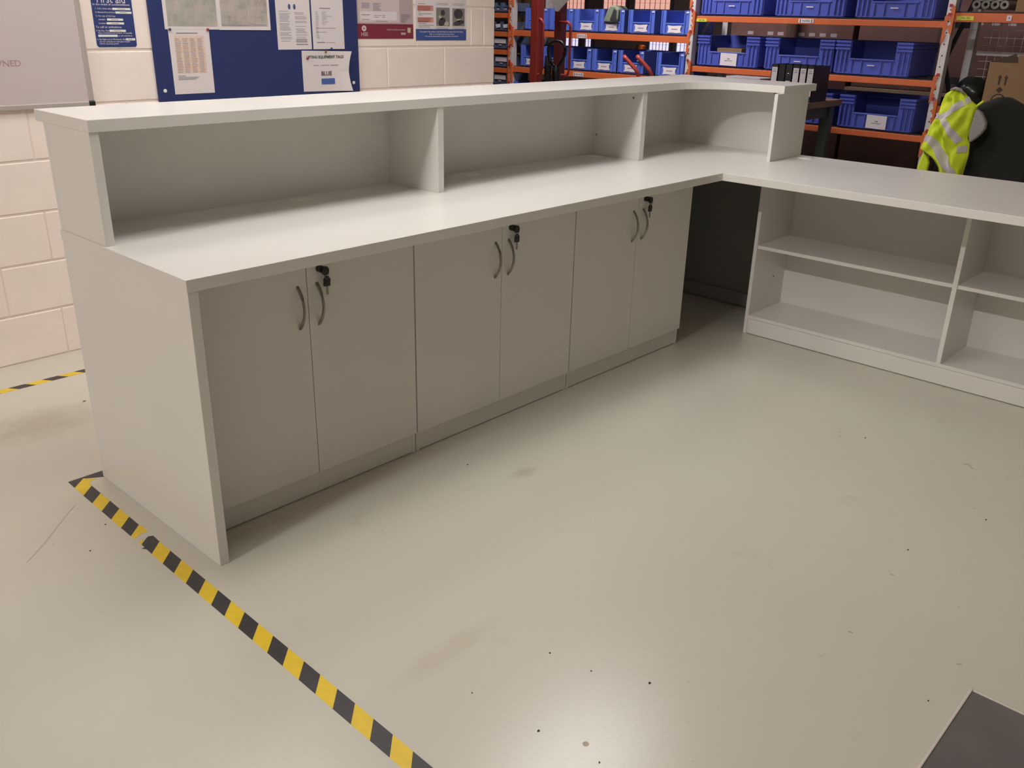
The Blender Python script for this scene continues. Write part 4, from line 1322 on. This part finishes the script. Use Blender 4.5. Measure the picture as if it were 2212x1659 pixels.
def jsurf(y, z):
    l, r = interp(JL, z), interp(JR, z)
    u = min(1, max(0, (l - y) / max(1e-4, l - r)))
    bul = 0.085 * math.sin(math.pi * u) ** 0.55 * min(1, 0.25 + (1.2 - z) * 5)
    fold = 0.011 * math.sin(u * 11 + z * 14) + 0.007 * math.sin(u * 21 - z * 25) + 0.008 * math.sin(z * 38 + u * 5)
    fold *= 1.3
    for (ya, za), (yb, zb), dep, wd in (((-0.255, 0.985), (-0.335, 0.80), 0.032, 0.013), ((-0.345, 0.815), (-0.40, 0.90), 0.02, 0.012), ((-0.30, 1.13), (-0.24, 1.10), 0.018, 0.012), ((-0.40, 1.08), (-0.41, 0.93), 0.012, 0.01), ((-0.20, 0.845), (-0.26, 0.80), 0.02, 0.012)):
        ex_, ez_ = yb - ya, zb - za
        t = max(0, min(1, ((y - ya) * ex_ + (z - za) * ez_) / (ex_ * ex_ + ez_ * ez_)))
        d2 = (y - ya - t * ex_) ** 2 + (z - za - t * ez_) ** 2
        fold -= dep * math.exp(-d2 / (2 * wd * wd))
    if z < 1.03:
        fold += 0.028 * math.exp(-((l - 0.05 - y) / 0.03) ** 2) * min(1, (1.03 - z) * 12)
    fold *= math.sin(math.pi * u) ** 0.5 if 0 < u < 1 else 0
    return JX - bul - fold


jk = empty('hi_vis_jacket', (4.72, -0.32, 0.62), 'yellow hi-vis jacket with silver reflective bands draped over a coat stand', 'jacket')
NU, NV = 40, 70
vs, fs = [], []
for j in range(NV + 1):
    z = 1.19 - (1.19 - 0.62) * j / NV
    l, r = interp(JL, z), interp(JR, z)
    if j == 0: l, r = -0.29, -0.31
    ring = []
    for i in range(NU + 1):
        y = l + (r - l) * i / NU
        ring.append((jsurf(y, z), y, z))
    for i in range(NU, -1, -1):
        y = l + (r - l) * i / NU
        u = i / NU
        ring.append((JX + 0.01 + 0.05 * math.sin(math.pi * u) ** .5 * min(1, (1.2 - z) * 6), y, z))
    vs += ring
LR = 2 * (NU + 1)
for j in range(NV):
    for i in range(LR):
        fs.append((j * LR + i, j * LR + (i + 1) % LR, (j + 1) * LR + (i + 1) % LR, (j + 1) * LR + i))
fs.append(tuple(range(LR))[::-1])
fs.append(tuple(range(NV * LR, (NV + 1) * LR)))
MB().add(vs, fs).build('jacket_body', HIVIS, jk, smooth=True)


def ribbon(name, path, w, m_, off=0.004, n=14):
    pts = []
    tot = len(path) - 1
    for k in range(n + 1):
        t = k / n * tot
        i = min(int(t), tot - 1)
        f = t - i
        p = Vector((path[i][0] + (path[i + 1][0] - path[i][0]) * f, path[i][1] + (path[i + 1][1] - path[i][1]) * f))
        pts.append(p)
    vs, fs = [], []
    M_ = 4
    for k, p in enumerate(pts):
        d = (pts[min(k + 1, n)] - pts[max(k - 1, 0)]).normalized()
        nn = Vector((-d.y, d.x))
        for q in range(M_ + 1):
            s = p + nn * w * (q / M_ - 0.5)
            vs.append((jsurf(s.x, s.y) - off, s.x, s.y))
    for k in range(n):
        for q in range(M_):
            a = k * (M_ + 1) + q
            fs.append((a, a + 1, a + M_ + 2, a + M_ + 1))
    m3 = len(vs)
    vs += [(p[0] + off * 0.8, p[1], p[2]) for p in vs]
    fs += [tuple(k + m3 for k in f[::-1]) for f in fs]
    edge = [0, M_], [n * (M_ + 1), n * (M_ + 1) + M_]
    return MB().add(vs, fs).build(name, m_, jk, smooth=True)


ribbon('reflective_band', [(-0.392, 1.142), (-0.335, 1.095), (-0.306, 1.06), (-0.262, 1.028)], 0.037, REFL)
ribbon('reflective_band', [(-0.268, 1.04), (-0.319, 0.992), (-0.395, 0.905)], 0.035, REFL, 0.0045)
ribbon('reflective_band', [(-0.182, 0.902), (-0.217, 0.911), (-0.245, 0.908)], 0.034, REFL)
ribbon('reflective_band', [(-0.232, 0.918), (-0.279, 0.861), (-0.328, 0.803), (-0.4, 0.722)], 0.037, REFL, 0.0045)
ribbon('reflective_band', [(-0.392, 0.862), (-0.434, 0.866)], 0.036, REFL)
ribbon('reflective_band', [(-0.22, 1.035), (-0.25, 1.043)], 0.03, REFL)
MB().tube([(4.665, -0.283, 1.188), (4.655, -0.31, 1.199), (4.66, -0.338, 1.192), (4.668, -0.362, 1.17)], [0.006, 0.009, 0.009, 0.005], 8).build('collar_trim', LINING, jk, smooth=True)
zp = [(jsurf(y, z) - 0.004, y + 0.006, z) for y, z in JR[4:]]
MB().tube([(4.66, -0.473, 1.138)] + zp, 0.0065, 6).build('front_edging', HIVIS, jk, smooth=True)
MB().tube([(p[0] - 0.001, p[1] + 0.012, p[2]) for p in zp], 0.0025, 5).build('zip', BLACKP, jk)
b = MB()
lp = [(-0.436, 1.095), (-0.47, 1.075), (-0.492, 1.045), (-0.507, 1.02), (-0.509, 0.988), (-0.492, 0.955), (-0.469, 0.929), (-0.439, 0.9), (-0.425, 0.95), (-0.43, 1.02)]
b.prism(lp, 'x', 4.67, 4.72)
b.build('fleece_lining', LINING, jk, bevel=0.012)
b = MB()
b.prism([(-0.195, 0.83), (-0.178, 0.74), (-0.172, 0.66), (-0.225, 0.66), (-0.236, 0.72), (-0.239, 0.765), (-0.222, 0.8)], 'x', 4.66, 4.7)
b.build('loose_cuff', HIVIS, jk, bevel=0.012)
